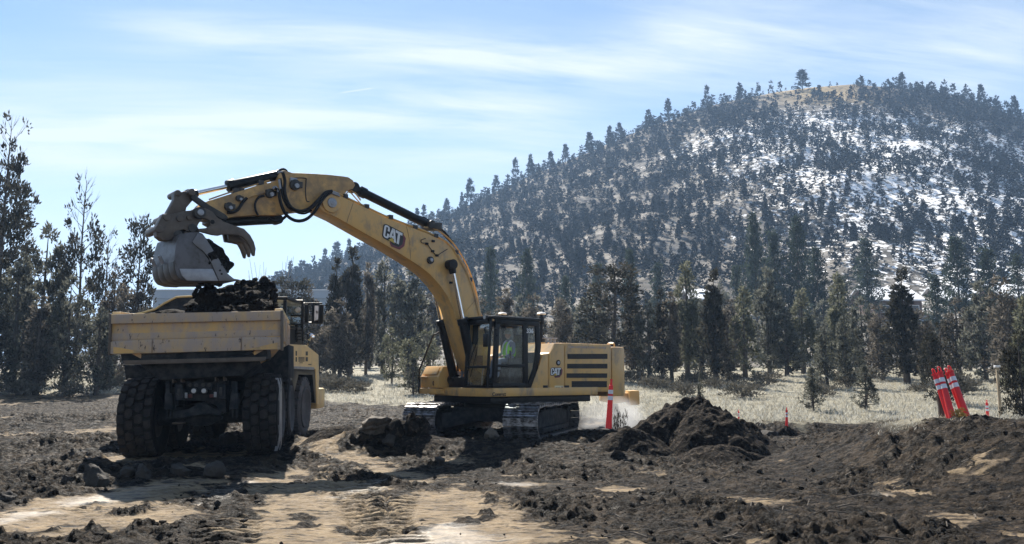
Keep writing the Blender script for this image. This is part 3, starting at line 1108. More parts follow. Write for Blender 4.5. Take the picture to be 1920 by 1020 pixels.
# ------------------------------------------------------------------ trees and bushes, nearest rows first
TL = [
    # kind, px, top, Y, half width, label
    ('ragged0', 22, 236, 47, 66, 'tall ragged dark pine with a bare twiggy top, at the left picture edge'),
    ('ragged1', 163, 338, 52, 44, 'pine with a bare fan of dead twigs for a top, behind the left junipers'),
    ('ragged2', 265, 406, 56, 24, 'slim dark spire tree standing just left of the raised bucket'),
    ('ragged2', 14, 330, 55, 40, 'dark crooked tree crowded behind the tall pine at the left edge'),
    ('juniper2', 92, 425, 52, 66, 'broad dark juniper between the tall ragged pine and the bare-topped pine'),
    ('ragged1', 205, 438, 55, 36, 'dark tufted juniper right of the bare-topped pine'),
    ('juniper0', 40, 470, 47, 60, 'grey juniper in front of the tall ragged pine, pale dead limb on its side'),
    ('juniper4', 218, 505, 49, 46, 'brownish juniper directly behind the left end of the truck tailgate'),
    ('juniper2', 135, 520, 46, 56, 'bushy grey juniper low in front of the bare-topped pine'),
    ('juniper1', 80, 560, 45, 44, 'short brown-grey juniper at the front of the left thicket'),
    ('juniper0', 190, 575, 45, 44, 'short grey juniper at the thicket edge behind the left tyre'),
    ('darkbush', -12, 560, 44, 50, 'dark juniper cut by the left picture border beside the tall pine'),
    ('juniper1', 262, 530, 56, 36, 'thin brown juniper seen between bucket and tailgate'),
    ('ragged2', 548, 520, 62, 30, 'thin dark tree behind the truck cab, against the pale low ridge'),
    ('juniper1', 578, 545, 66, 34, 'brown-grey juniper above the truck mirrors'),
    ('juniper5', 632, 486, 62, 32, 'dark narrow juniper first to the right of the truck hood'),
    ('juniper5', 662, 466, 64, 40, 'tallest dark juniper under the boom, with a knobby double top'),
    ('juniper1', 690, 497, 66, 24, 'slim pointed juniper beside the knobby tall one under the boom'),
    ('juniper0', 722, 486, 70, 46, 'wide grey juniper filling the gap under the middle of the boom'),
    ('juniper2', 768, 500, 68, 58, 'large dark grey juniper left of the boom lift cylinders'),
    ('juniper4', 640, 560, 58, 50, 'brown drooping juniper right behind the round truck mirror'),
    ('bushy', 736, 617, 54, 30, 'small rounded pale green juniper on a thin trunk under the boom'),
    ('bushy', 800, 622, 46, 54, 'pale olive juniper with drooping sprays behind the excavator handrail'),
    ('sapling', 776, 672, 45, 24, 'low pale sapling at the meadow edge left of the handrail'),
    ('juniper4', 600, 590, 60, 36, 'short dark juniper behind the yellow truck fender'),
    ('juniper4', 905, 560, 66, 36, 'brown juniper right behind the lower boom bend'),
    ('juniper1', 948, 545, 68, 38, 'brown-grey juniper above the cab roof'),
    ('juniper4', 1000, 552, 66, 44, 'grey-brown juniper above the rear of the cab'),
    ('juniper4', 1052, 562, 62, 42, 'rounded juniper above the front of the engine housing'),
    ('juniper0', 1098, 556, 60, 44, 'grey juniper above the engine housing vents'),
    ('ragged2', 1150, 494, 58, 42, 'open tree with a dark straight trunk above the counterweight'),
    ('juniper5', 1182, 516, 80, 20, 'small dark spire behind the tree over the counterweight'),
    ('juniper1', 1196, 575, 60, 36, 'brown juniper behind the rear attachment of the excavator'),
    ('juniper0', 1214, 562, 56, 30, 'juniper on a bare trunk, first of the row of three right of the excavator'),
    ('juniper5', 1238, 545, 57, 26, 'juniper on a bare trunk, middle of the row of three right of the excavator'),
    ('juniper1', 1256, 552, 56, 30, 'juniper on a bare trunk, last of the row of three right of the excavator'),
    ('juniper3', 1284, 496, 62, 46, 'tall open juniper with a reddish ragged top above the dirt mound'),
    ('juniper0', 1312, 565, 66, 38, 'grey juniper in the gap behind the dirt mound peak'),
    ('juniper5', 1337, 508, 54, 42, 'dark columnar juniper with twin trunks right of the dirt mound peak'),
    ('juniper1', 1362, 585, 56, 28, 'slight juniper leaning on the dark columnar one'),
    ('juniper3', 1392, 540, 61, 42, 'open olive juniper standing in its own dark shade on the meadow'),
    ('juniper2', 1436, 504, 66, 50, 'big grey juniper between the mound and the two young trees'),
    ('juniper0', 1470, 575, 64, 42, 'low grey juniper left of the left young tree'),
    ('juniper3', 1500, 545, 70, 40, 'olive juniper behind the left young tree'),
    ('juniper0', 1546, 604, 50, 34, 'grey juniper with a thin grey trunk just behind the left young tree'),
    ('juniper0', 1582, 592, 51, 34, 'grey juniper with a thin grey trunk between the two young trees'),
    ('juniper3', 1568, 515, 66, 44, 'bright olive juniper topped by a dark cone, above the two young trees'),
    ('juniper2', 1612, 560, 62, 44, 'grey juniper behind the right young tree'),
    ('juniper4', 1648, 572, 58, 40, 'brown juniper below the left end of the snowy roof'),
    ('juniper5', 1689, 507, 54, 50, 'dark juniper whose black spire stands in front of the snowy roof'),
    ('juniper4', 1722, 580, 58, 46, 'brown juniper left of the leaning delineators'),
    ('darkbush', 1762, 604, 40, 44, 'almost black bushy juniper right behind the leaning delineators'),
    ('juniper4', 1790, 560, 60, 50, 'brown-grey juniper above the leaning delineators'),
    ('juniper2', 1836, 530, 57, 52, 'big dark juniper behind the wooden stake'),
    ('juniper4', 1874, 520, 52, 56, 'brown juniper at the right edge above the stake'),
    ('juniper3', 1915, 560, 40, 46, 'olive juniper cut by the right picture border'),
    ('darkbush', 1908, 622, 24, 40, 'dark ragged juniper bush on the bank at the right border'),
]
for k_, px_, top_, Y_, hw_, lb_ in TL:
    hw_ *= .88 if 'juniper' in k_ else 1
    plant(k_, 'pine_tree' if 'pine' in lb_.split(' with')[0] and 'juniper' not in lb_.split(' with')[0] else 'juniper_tree', px_, top_, Y_, hw_, lb_, 'trees along the meadow')
plant('sapling', 'young_juniper', 1521, 690, 36.5, 29, 'left one of the two young junipers alone on the pale meadow', 'young trees on the meadow')
plant('sapling', 'young_juniper', 1619, 686, 36.5, 29, 'right one of the two young junipers alone on the pale meadow', 'young trees on the meadow')
plant('sapling', 'young_juniper', 1313, 700, 33, 11, 'tiny juniper seedling peeking over the top of the dirt mound', 'young trees on the meadow')

# the hazier second rank, up to the foot of the hill
T2 = [('pine0', 920, 470, 120, 34, 'hazy full pine over the excavator cab'), ('pine2', 988, 472, 125, 40, 'hazy broad pine right of the cab, at the hill foot'),
      ('pine1', 1060, 520, 110, 30, 'hazy narrow pine over the engine housing'), ('pine0', 1120, 500, 130, 34, 'hazy pine left of the open tree over the counterweight'),
      ('pine1', 1180, 470, 120, 28, 'hazy pine right of the open tree over the counterweight'), ('pine0', 1232, 500, 130, 34, 'hazy pine above the row of three bare-trunked junipers'),
      ('pine2', 1412, 408, 118, 44, 'tall blue-green pine, left of the pair at the hill foot'), ('pine0', 1450, 440, 122, 44, 'blue-green pine in the middle between the tall hill foot pair'),
      ('pine2', 1492, 412, 120, 50, 'tall blue-green pine, right of the pair at the hill foot'), ('pine2', 1530, 470, 114, 44, 'full pine just right of the tall hill foot pair'),
      ('pine0', 1622, 452, 130, 42, 'dark pine standing left above the snowy roof'), ('pine1', 1580, 520, 120, 34, 'hazy pine left of the snowy roof'),
      ('pine2', 1790, 450, 115, 56, 'wide dark pine right of the snowy roof'), ('pine0', 1752, 520, 100, 40, 'dark pine at the right gable of the snowy roof'),
      ('pine0', 1850, 470, 110, 46, 'pine left of the farthest right roof'), ('pine1', 1905, 480, 112, 36, 'pine in front of the farthest right roof'),
      ('juniper0', 1350, 530, 100, 46, 'hazy juniper behind the dark columnar one'), ('juniper2', 1300, 540, 105, 46, 'hazy juniper behind the tall reddish-topped one'),
      ('pine1', 1380, 500, 125, 30, 'thin hazy pine left of the tall hill foot pair'), ('juniper2', 860, 540, 100, 40, 'hazy juniper behind the boom bend')]
for k_, px_, top_, Y_, hw_, lb_ in T2:
    hw_ *= .84
    plant(k_, 'pine_tree' if 'pine' in k_ else 'juniper_tree', px_, top_, Y_, hw_, lb_, 'trees at the foot of the hill')
_r = random.Random(5)
for k in range(26):
    px_ = 590 + 1330 * (k + _r.random()) / 26
    plant(_r.choice(['juniper0', 'juniper2', 'juniper4', 'juniper1', 'pine1']), 'juniper_tree', px_, _r.uniform(578, 604) if (1625 < px_ < 1735 or 1770 < px_ < 1850 or px_ > 1880 or 1285 < px_ < 1345) else _r.uniform(548, 594), _r.uniform(72, 96), _r.uniform(26, 38),
          'grey-green juniper deep in the dense back row of the wood', 'junipers in the dense back row')
for k in range(7):
    px_ = -40 + 320 * (k + _r.random()) / 7
    plant(_r.choice(['juniper0', 'juniper2', 'juniper4', 'juniper5']), 'juniper_tree', px_, _r.uniform(500, 580), _r.uniform(60, 80), _r.uniform(34, 46),
          'dark juniper deep in the thicket behind the truck', 'junipers deep in the left thicket')
# bare twiggy tree against the sky behind the load
wd = []
_r = random.Random(3)
for k in range(16):
    a, L = _r.uniform(-.5, .5), _r.uniform(3.5, 6.2)
    b = _r.uniform(-.5, .5)
    wd.append(([(0, 0, 0), (a * L * .4, b * L * .3, L * .5), (a * L * .75 + _r.uniform(-.2, .2), b * L * .5, L)], .05, .012, 4))
    wd.append(([(a * L * .5, b * L * .37, L * .62), (a * L * .6 + _r.uniform(-.7, .7), b * L * .5, L * .95)], .025, .01, 3))
p_ = at(516, 480, 70)
o_ = tag(bpy.data.objects.new('bare_tree', wood_mesh('bare_tree', wd, 'dead_wood')), 'leafless grey twiggy tree behind the load on the truck', 'tree')
COL.objects.link(o_)
o_.location = (p_.x, 70, gz(p_.x, 70))
o_.scale = (1.1, 1.1, (p_.z - gz(p_.x, 70)) / 6.0)

# low sagebrush under the trees
SAGE = make_shrub(171, 1.0, .9, 46)
TREES['sage'] = (*SAGE, 1.0, .9)
TREES['weed'] = (*make_shrub(172, .6, .55, 40, 'dark_leaf', 10, .10, .022), .6, .55)
_r = random.Random(8)
for k in range(46):
    px_ = _r.choice([_r.uniform(0, 230), _r.uniform(605, 780), _r.uniform(1160, 1920), _r.uniform(1160, 1920)])
    plant('sage', 'sagebrush', px_, 650, _r.uniform(42, 58), 18, 'low grey sagebrush clump scattered along the foot of the trees', 'sagebrush along the tree line', 'bush', parts=('stem', 'foliage'))
    o_ = COL.objects[-1].parent
    s_ = _r.uniform(.5, 1.1)
    o_.scale = (s_ * 1.3, s_ * 1.3, s_ * .75)
o_ = plant('weed', 'dry_weed', 1163, 780, 19.6, 17, 'small dark weed beside the foot of the delineator behind the spoil', None, 'plant', parts=('stem', 'foliage'))

# forest on the hill: the largest trees as things, the rest as one mass
HT = [make_hill_tree(200 + k, 8.0, [1.7, 2.1, 1.4, 2.4, 1.8, 1.5][k], [56, 64, 50, 70, 56, 48][k], [.8, .65, 1.0, .6, .9, .75][k]) for k in range(6)]
_wood = MB().tube([(0, 0, -1.0), (0, 0, 3.0), (0, 0, 7.6)], .17, n=5, res=1, r_end=.03)
HM = []
HL = [make_hill_tree(260 + k, 8.0, [1.7, 2.1, 1.3, 2.4, 1.5][k % 5], 19 + 2 * (k % 4), [1.0, .85, 1.2, .8, 1.1][k % 5], 3, 1.5, .36) for k in range(10)]
for k, (V, Fq, T) in enumerate(HT):
    nV = len(V)
    wv = np.array(_wood.v)
    wf = [f for f in _wood.f if len(f) == 4]
    HT[k] = (np.concatenate([V, wv]), np.concatenate([Fq, np.array(wf) + nV]), np.concatenate([T, np.full(len(wv), .25)]))
    HM.append(crown_mesh('conifer', *HT[k], 'hill_leaf'))
hr = np.random.default_rng(77)
cand = []
while len(cand) < 9300:
    px_ = hr.uniform(430, 2040)
    d = ray(px_, 400)
    a = math.atan2(d.x, d.y)
    t = hr.random() ** .66
    r_ = R_FOOT + 8 + t * (R_CREST - R_FOOT - 3)
    x_, y_ = r_ * math.sin(a), r_ * math.cos(a)
    top = np.interp(a, _ca, _ce)
    z_ = float(far_z(np.array([x_]), np.array([y_]))[0])
    el = (z_ - CAM_H) / r_
    jt = hr.normal() * 22
    if 1465 < px_ + jt < 1605 and top - el < .019 + .008 * math.sin(px_ / 23):
        continue
    if r_ < 172 and (px_ > 1560 or 1270 < px_ < 1360):
        continue
    dens = .66 + .8 * float(fbm(np.array([x_ / 30]), np.array([y_ / 30]), 61, 3)[0]) - .02 * max(0, (px_ - 1350) / 570)
    if hr.random() > dens:
        continue
    cand.append((x_, y_, z_, (2.0 + 3.9 * hr.random() ** 1.8) * (1.08 if px_ < 1400 else 1.0) * (.62 + .38 * r_ / R_CREST), r_, px_))
# trees that stand on the skyline
for px_, top_, h_ in [(1503, 132, 9), (1325, 163, 9.5), (1252, 187, 9.5), (1386, 156, 8), (1420, 156, 7.5), (1445, 152, 7), (1462, 154, 5), (1690, 138, 9), (1676, 146, 7), (1300, 190, 6), (1215, 207, 9),
                      (1160, 232, 9), (1143, 238, 7), (1105, 250, 8), (1060, 272, 7), (1032, 285, 8), (995, 292, 9.5), (966, 300, 9.5), (930, 330, 8), (882, 330, 13), (866, 362, 9), (838, 374, 8), (795, 386, 11),
                      (782, 392, 10), (1557, 156, 5.5), (1486, 168, 4), (1606, 158, 6), (1744, 155, 6.5), (1770, 152, 6.5), (1786, 156, 6.5), (1812, 160, 6), (1838, 160, 8), (1868, 180, 7.5), (1900, 182, 10), (1886, 190, 8),
                      (720, 440, 9), (690, 452, 9), (655, 450, 11), (632, 455, 11), (610, 468, 10), (588, 480, 9), (566, 488, 9), (545, 490, 11)]:
    d = ray(px_, top_)
    a = math.atan2(d.x, d.y)
    r_ = R_CREST - 3
    x_, y_ = r_ * math.sin(a), r_ * math.cos(a)
    z_ = float(far_z(np.array([x_]), np.array([y_]))[0])
    hh = CAM_H + d.z / math.hypot(d.x, d.y) * r_ - z_
    cand.append((x_, y_, z_, float(np.clip(hh, 3, 14)), r_ * .45, px_))
cand.sort(key=lambda c: -c[3] / c[4] * (1.0 if c[4] > 205 or c[4] < 195 and c[3] > 12 else .45))
big = cand[:245]
rest = cand[245:]
for x_, y_, z_, h_, r_, px_ in big:
    o_ = bpy.data.objects.new('conifer', HM[hr.integers(6)])
    COL.objects.link(o_)
    o_.location = (x_, y_, z_ - .2)
    o_.rotation_euler.z = hr.uniform(0, 6.28)
    w_ = h_ / 8 * hr.uniform(.75, 1.15) * (1.7 if abs(px_ - 1503) < 1 else 1)
    o_.scale = (w_, w_, h_ / 8)
    tag(o_, 'dark blue-green conifer growing among many on the hillside', 'tree', 'conifers on the hill')
acc = []
for x_, y_, z_, h_, r_, px_ in rest:
    V, Fq, T = HL[hr.integers(10)]
    c, s = math.cos(hr.uniform(0, 6.28)), math.sin(hr.uniform(0, 6.28))
    q = math.hypot(c, s)
    c, s = c / q, s / q
    w_ = h_ / 8 * hr.uniform(.95, 1.4)
    acc.append((np.stack([(V[:, 0] * c - V[:, 1] * s) * w_ + x_, (V[:, 0] * s + V[:, 1] * c) * w_ + y_, V[:, 2] * h_ / 8 + z_ - .2], -1), Fq, np.clip(T + hr.uniform(-.15, .2), 0, 1)))
o_ = bpy.data.objects.new('forest', crown_mesh('forest', *join(acc), 'hill_leaf'))
COL.objects.link(o_)
tag(o_, 'mass of smaller conifers and junipers covering the hill', kind='stuff')

# dry grass of the meadow
gr = np.random.default_rng(91)
n_ = 15000
Yg = 31 + 34 * gr.random(n_) ** 1.6
ag = gr.uniform(-.68, .68, n_)
xg = Yg * ag
edge = np.interp(ag, [-.6, -.30, -.22, -.05, .08, .16, .5, .7], [46, 46, 41, 37, 34, 32, 32, 24])
ok = Yg > edge + gr.normal(0, .5, n_)
xb, yb = gr.uniform(6.5, 16, 1400), gr.uniform(15.2, 20, 1400)
okb = macro(xb, yb) - field(xb, yb) > .72
xg, Yg = np.concatenate([xg[ok], xb[okb]]), np.concatenate([Yg[ok], yb[okb]])
zg = macro(xg, Yg)
nb = 5
base = np.repeat(np.stack([xg, Yg, zg - .01], -1), nb, 0) + gr.normal(0, .09, (len(xg) * nb, 3)) * np.array([1, 1, 0])
d_ = gr.normal(0, .55, (len(base), 3))
d_[:, 2] = np.abs(d_[:, 2]) + .55
d_ /= np.linalg.norm(d_, axis=1)[:, None]
rng = gr
near_ = np.where(base[:, 1] < 24, .4, 1.0)
V, Fq = sprays(base, d_, gr.uniform(.08, .30, len(base)) * near_, gr.uniform(.008, .022, len(base)) * near_)
o_ = bpy.data.objects.new('dry_grass', crown_mesh('dry_grass', V, Fq, np.repeat(gr.random(len(base)), 4), 'dry_grass'))
COL.objects.link(o_)
tag(o_, 'pale dry grass tufts covering the meadow', kind='stuff')


# ------------------------------------------------------------------ buildings beyond the trees
def house(px0, px1, py_ridge, py_eave, Y, depth, label, chimney=False):
    a, b = at(px0, py_eave, Y), at(px1, py_eave, Y)
    rz = at(px0, py_ridge, Y + depth / 2).z
    zb = gz(a.x, Y) if Y < 100 else float(far_z(np.array([a.x]), np.array([Y]))[0])
    zb = min(zb, a.z - 3)
    o = empty('house', label, 'house', Matrix.Translation((a.x, Y, zb)))
    L, ez, rz = b.x - a.x, a.z - zb, rz - zb
    MB().prism([(0, 0, -2), (0, depth, -2), (0, depth, ez), (0, depth / 2, rz - .15), (0, 0, ez)],
               [(L, 0, -2), (L, depth, -2), (L, depth, ez), (L, depth / 2, rz - .15), (L, 0, ez)]).build('wall', 'wall_brown', o)
    rf = MB()
    for s in (0, 1):
        y0, y1 = (-.6, depth / 2) if s == 0 else (depth + .6, depth / 2)
        P = [(-.5, y0, ez - .25), (L + .5, y0, ez - .25), (L + .5, y1, rz), (-.5, y1, rz)]
        rf.prism(P, [(p[0], p[1], p[2] + .25) for p in P])
    r_ = rf.build('roof', 'roof_white', o)
    if chimney:
        MB().box((L * .7, depth * .3, rz - 1.2), (L * .7 + 1.1, depth * .3 + 1, rz + 1.6)).build('chimney', 'wall_blue', r_)
    else:
        MB().box((L * .45, depth * .22, ez + (rz - ez) * .44), (L * .45 + 1.2, depth * .22 + .7, ez + (rz - ez) * .44 + .55)).build('skylight', 'window_dark', r_)
    for k in range(3):
        w = MB().box((L * (.15 + .3 * k), -.06, ez - 2.1), (L * (.15 + .3 * k) + 1.5, -.005, ez - .9)).build('window', 'white_paint', o)
        MB().box((L * (.15 + .3 * k) + .12, -.09, ez - 2.0), (L * (.15 + .3 * k) + 1.38, -.065, ez - 1.0)).build('pane', 'window_dark', w)
    return o


house(1638, 1728, 541, 562, 135, 11, 'house with a snow-white roof and skylight behind the dark spire juniper')
house(1776, 1846, 541, 562, 140, 11, 'house with a white roof and chimney half hidden by pines', True)
house(1888, 1960, 536, 556, 132, 11, 'house with a pale roof cut by the right picture border')
house(1296, 1340, 544, 560, 150, 9, 'small pale house hidden between trees above the dirt mound')
# long flat commercial building behind the truck
a_, b_ = at(288, 543, 118), at(612, 543, 118)
zb_ = gz(0, 99) + .3
o_ = empty('commercial_building', 'long low pale blue building behind the truck, seen on both sides of its load', 'building', Matrix.Translation((a_.x, 118, zb_)))
L_, H_ = b_.x - a_.x, a_.z - zb_
MB().box((0, 0, -3), (L_, 14, H_ - 1.3)).build('wall', 'wall_blue', o_)
MB().box((-.25, -.25, H_ - 1.29), (L_ + .25, 14.25, H_ - .12)).build('parapet', 'wall_blue', o_)
MB().box((-.35, -.35, H_ - .115), (L_ + .35, 14.35, H_)).build('roof', 'roof_white', o_)
for k in range(10):
    w_ = MB().box((.8 + k * (L_ - 2) / 10, -.12, H_ - 3.4), (.8 + k * (L_ - 2) / 10 + 1.6, -.01, H_ - 2.0)).build('window', 'wall_blue', o_)
    MB().box((.9 + k * (L_ - 2) / 10, -.15, H_ - 3.3), (.8 + k * (L_ - 2) / 10 + 1.5, -.125, H_ - 2.1)).build('pane', 'window_dark', w_)

# ------------------------------------------------------------------ excavator
ME = Matrix.Translation((-.4, 23.5, .17)) @ Matrix.Rotation(R(220), 4, 'Z')      # local x forward, y to its left, z up
EX = empty('excavator', 'yellow tracked excavator with raised boom, its bucket held over the dump truck', 'excavator', ME)


def E(px, py, l):
    return hit(px, py, ME, 1, l)


def El(pts, l):
    return [tuple(E(x, y, l)) for x, y in pts]


def slab(mb, pts, l0, l1):
    """outline read on the near face l0, pushed straight back to l1"""
    P = El(pts, l0)
    return mb.prism(P, [(p[0], l1, p[2]) for p in P])


def zoom(pts, ox, oy, k):
    return [(ox + x / k, oy + y / k) for x, y in pts]


# boom
BOOM = [(596, 378), (604, 366), (620, 360), (636, 366), (680, 387), (722, 407), (765, 424), (800, 437), (832, 452), (851, 467), (864, 487), (878, 513), (888, 540), (898, 580), (906, 612), (916, 650), (922, 684),
        (914, 702), (896, 704), (884, 690), (872, 655), (862, 622), (850, 579), (839, 555), (824, 534), (806, 514), (787, 499), (765, 485), (733, 465), (690, 441), (662, 425), (632, 408), (606, 396), (597, 388)]
bo = slab(MB(), BOOM, .33, -.27).build('boom', 'yellow_paint', EX, bevel=.012)
MB().tube(El([(836, 452), (849, 466), (862, 487), (876, 513), (886, 540), (896, 580), (903, 606)], .345), .012, n=6).build('weld_edge', 'yellow_paint', bo)
# pin bosses on the boom side
for (x, y, r) in ((806, 488, .10), (620, 381, .24)):
    p = E(x, y, .33)
    m = MB().cyl((p[0], .30, p[2]), (p[0], .39, p[2]), r, n=20)
    m.build('pin_boss', 'dark_steel' if r < .2 else 'yellow_paint', bo, bevel=.012)
    MB().cyl((p[0], .38, p[2]), (p[0], .43, p[2]), r * .5, n=16).build('pin', 'pale_steel', bo, bevel=.008)
p = E(845, 499, .36)
# hydraulic lines along the back of the boom
off = [(636, 366), (680, 387), (722, 407), (765, 424), (800, 437), (832, 452), (851, 467), (864, 487), (878, 513), (888, 540), (898, 580), (906, 612)]
for k, (l, h, r, mt) in enumerate(((.24, .06, .030, 'yellow_paint'), (.13, .07, .032, 'yellow_paint'), (.0, .07, .028, 'hose'), (-.14, .07, .03, 'yellow_paint'))):
    pts = [Vector(E(x, y, .33)) for x, y in off]
    q = []
    for i, v in enumerate(pts):
        t = (pts[min(i + 1, len(pts) - 1)] - pts[max(i - 1, 0)]).normalized()
        q.append((v.x + abs(t.z) * -h if t.z < 0 else v.x - t.z * h, l, v.z + abs(t.x) * h))
    MB().tube(q, r, n=8, res=4).build('hydraulic_line', mt, bo)
for (x, y) in ((650, 372), (690, 391), (735, 411), (781, 430), (820, 446), (858, 477), (884, 528)):
    p = E(x, y, .33)
    MB().box((p[0] - .06, -.2, p[2] + .01), (p[0] + .06, .30, p[2] + .12)).build('pipe_clamp', 'dark_steel', bo, bevel=.008)
# outer guard rail down the back of the boom
MB().tube(El([(795, 426), (812, 428), (833, 440), (853, 460), (872, 490), (885, 521), (894, 552), (900, 585), (911, 603)], .2), .022, n=6).build('guard_rail', 'yellow_paint', bo)
MB().tube(El([(775, 410), (800, 414), (826, 434), (848, 456)], .1), .035, n=6).build('hose', 'hose', bo)
# thin rail frame near the boom head
for A_ in ([(640, 362), (652, 357), (668, 373), (680, 386)], [(648, 364), (660, 358), (676, 374)], [(663, 357), (676, 376)]):
    MB().tube(El(A_, .15), .016, n=5).build('hose_guide', 'yellow_paint', bo)
# little lines and a bracket on the side of the boom
MB().tube(El([(798, 447), (790, 450), (791, 455), (800, 457), (811, 471), (819, 479), (826, 475), (839, 467)], .345), .011, n=5).build('grease_line', 'dark_steel', bo)
for (x, y) in ((812, 452), (800, 457), (811, 471), (819, 479), (845, 530)):
    p = E(x, y, .34)
    MB().box((p[0] - .045, .331, p[2] - .03), (p[0] + .045, .37, p[2] + .03)).build('bracket', 'black_paint', bo, bevel=.006)


for l_ in ([(663, 379), (655, 402), (650, 418)], [(762, 424), (768, 452), (770, 487)], [(893, 560), (872, 585), (853, 600)]):
    MB().tube(El(l_, .333), .009, n=5).build('weld_edge', 'yellow_stick', bo)
# makers mark: letters, shield, hexagon and triangle as thin plates, drawn in a unit frame
def wordmark(parent, O, U, Vv, n, th=.004):
    """O corner, U along the word, Vv up the letters, n outward normal"""
    O, U, Vv, n = Vector(O), Vector(U), Vector(Vv), Vector(n).normalized()

    def plate(name, polys, m, k, q=1):
        mb = MB()
        for P in polys:
            A = [O + U * x + Vv * y + n * (th * k) for x, y in P]
            mb.prism(A, [a + n * th * q for a in A])
        return mb.build(name, m, parent)
    hexo = [(.43, -.02), (.78, .95), (1.04, 1.0), (1.22, .78), (1.20, .10), (.97, -.36), (.52, -.42), (.40, -.2)]
    plate('badge', [hexo], 'logo_red', 0)
    cx, cy = .8, .3
    hexi = [(cx + (x - cx) * .80 - .04, cy + (y - cy) * .80 + .03) for x, y in hexo]
    plate('badge', [hexi], 'logo_black', 1)
    shield = [(-.05, .08), (-.02, .0), (.06, -.10), (.40, -.10), (.72, -.12), (.86, -.04), (.90, .76), (1.05, .80), (1.05, 1.08), (.1, 1.08), (.0, 1.02), (-.05, .9)]
    plate('badge', [shield], 'logo_black', 2)
    C = [[(.0, .16), (.10, .16), (.10, .84), (.0, .84)], [(.0, .84), (.04, .96), (.10, 1.0), (.18, 1.0), (.26, .96), (.30, .84), (.20, .84), (.16, .88), (.13, .88), (.10, .84)],
         [(.20, .60), (.30, .60), (.30, .84), (.20, .84)], [(.0, .16), (.10, .16), (.13, .12), (.16, .12), (.20, .16), (.30, .16), (.26, .04), (.18, .0), (.10, .0), (.04, .04)], [(.20, .16), (.30, .16), (.30, .40), (.20, .40)]]
    A_ = [[(.31, .0 + .2), (.42, .0 + .2), (.53, 1.0), (.42, 1.0)], [(.46, 1.0), (.57, 1.0), (.72, .0), (.61, .0)], [(.42, .28), (.60, .20), (.58, .42), (.44, .42)], [(.44, .84), (.55, .84), (.55, 1.0), (.44, 1.0)]]
    T_ = [[(.62, .80), (1.0, .80), (1.0, 1.0), (.62, 1.0)], [(.76, .0), (.88, .0), (.88, .80), (.76, .80)]]
    for k, L in enumerate((C, A_, T_)):
        mb = MB()
        for P in L:
            a = [O + U * x + Vv * y + n * (th * 3.2) for x, y in P]
            mb.prism(a, [v + n * th for v in a])
        mb.build('lettering', 'white_paint', parent)
    plate('badge', [[(.30, -.06), (.66, -.08), (.49, .26)]], 'logo_yellow', 4.5)


o0, ox, oy = E(717.5, 443.5, .333), E(751, 460.5, .333), E(721, 420.5, .333)
wordmark(bo, o0, ox - o0, oy - o0, (0, 1, 0))

# stick
STICK = zoom([(150, 480), (330, 420), (600, 335), (930, 240), (1120, 195)], 360, 310, 6.857) + [(524, 330), (529, 319.5), (536, 320), (548, 324), (568, 324.5), (612, 327), (640, 330), (653, 332), (662, 338), (666, 347), (662, 354),
         (652, 357), (645, 366), (630, 383), (613, 392), (594, 392), (570, 394), (552, 396), (538, 400), (523, 403), (482, 403), (440, 406), (410, 413), (385, 410), (368, 404), (370, 392)]
st = slab(MB(), STICK, .25, -.23).build('stick', 'yellow_stick', EX, bevel=.012)
MB().cyl((E(618, 381, .27)[0], -.36, E(618, 381, .27)[2]), (E(618, 381, .27)[0], .40, E(618, 381, .27)[2]), .12, n=20).build('pin', 'dark_steel', st, bevel=.01)
q = E(622, 380, .38)
MB().cyl((q[0], .38, q[2]), (q[0], .44, q[2]), .07, n=6).build('pin_cap', 'pale_steel', st, bevel=.006)
# fins, pipes and brackets on the stick
for A_ in ([(392, 374), (430, 361), (470, 349), (505, 338)], [(390, 378), (420, 370), (455, 358), (500, 343)]):
    MB().tube(El(A_, .17), .018, n=6).build('hydraulic_line', 'yellow_stick', st)
for (x, y) in ((443, 358), (453, 357.5), (490, 343)):
    v = E(x, y, .2)
    MB().box((v[0] - .06, .05, v[2] - .05), (v[0] + .06, .22, v[2] + .06)).build('pipe_clamp', 'dark_steel', st, bevel=.006)
for (x, y, r) in ((505, 363, .11), (552, 347, .13), (428, 388, .10), (447, 372, .07)):
    v = E(x, y, .26)
    m = MB().cyl((v[0], .25, v[2]), (v[0], .34, v[2]), r, n=12)
    m.box((v[0] - r * 1.4, .25, v[2] - r * .4), (v[0] + r * .9, .33, v[2] + r * .7)).build('valve', 'dark_steel', st, bevel=.008)
    MB().cyl((v[0] - .02, .34, v[2] - .03), (v[0] - .02, .38, v[2] - .03), r * .45, n=8).build('fitting', 'pale_steel', st)
MB().tube(El([(448, 378), (470, 369), (500, 360)], .27), .02, n=5).build('hydraulic_line', 'yellow_stick', st)
MB().tube(El([(545, 338), (550, 334), (572, 334), (574, 340), (573, 358), (575, 376), (580, 378)], .262), .013, n=5).build('grease_line', 'dark_steel', st)
MB().box((E(543, 333, .26)[0], .25, E(543, 341, .26)[2]), (E(556, 333, .26)[0], .31, E(556, 335, .26)[2])).build('valve', 'pale_steel', st, bevel=.006)
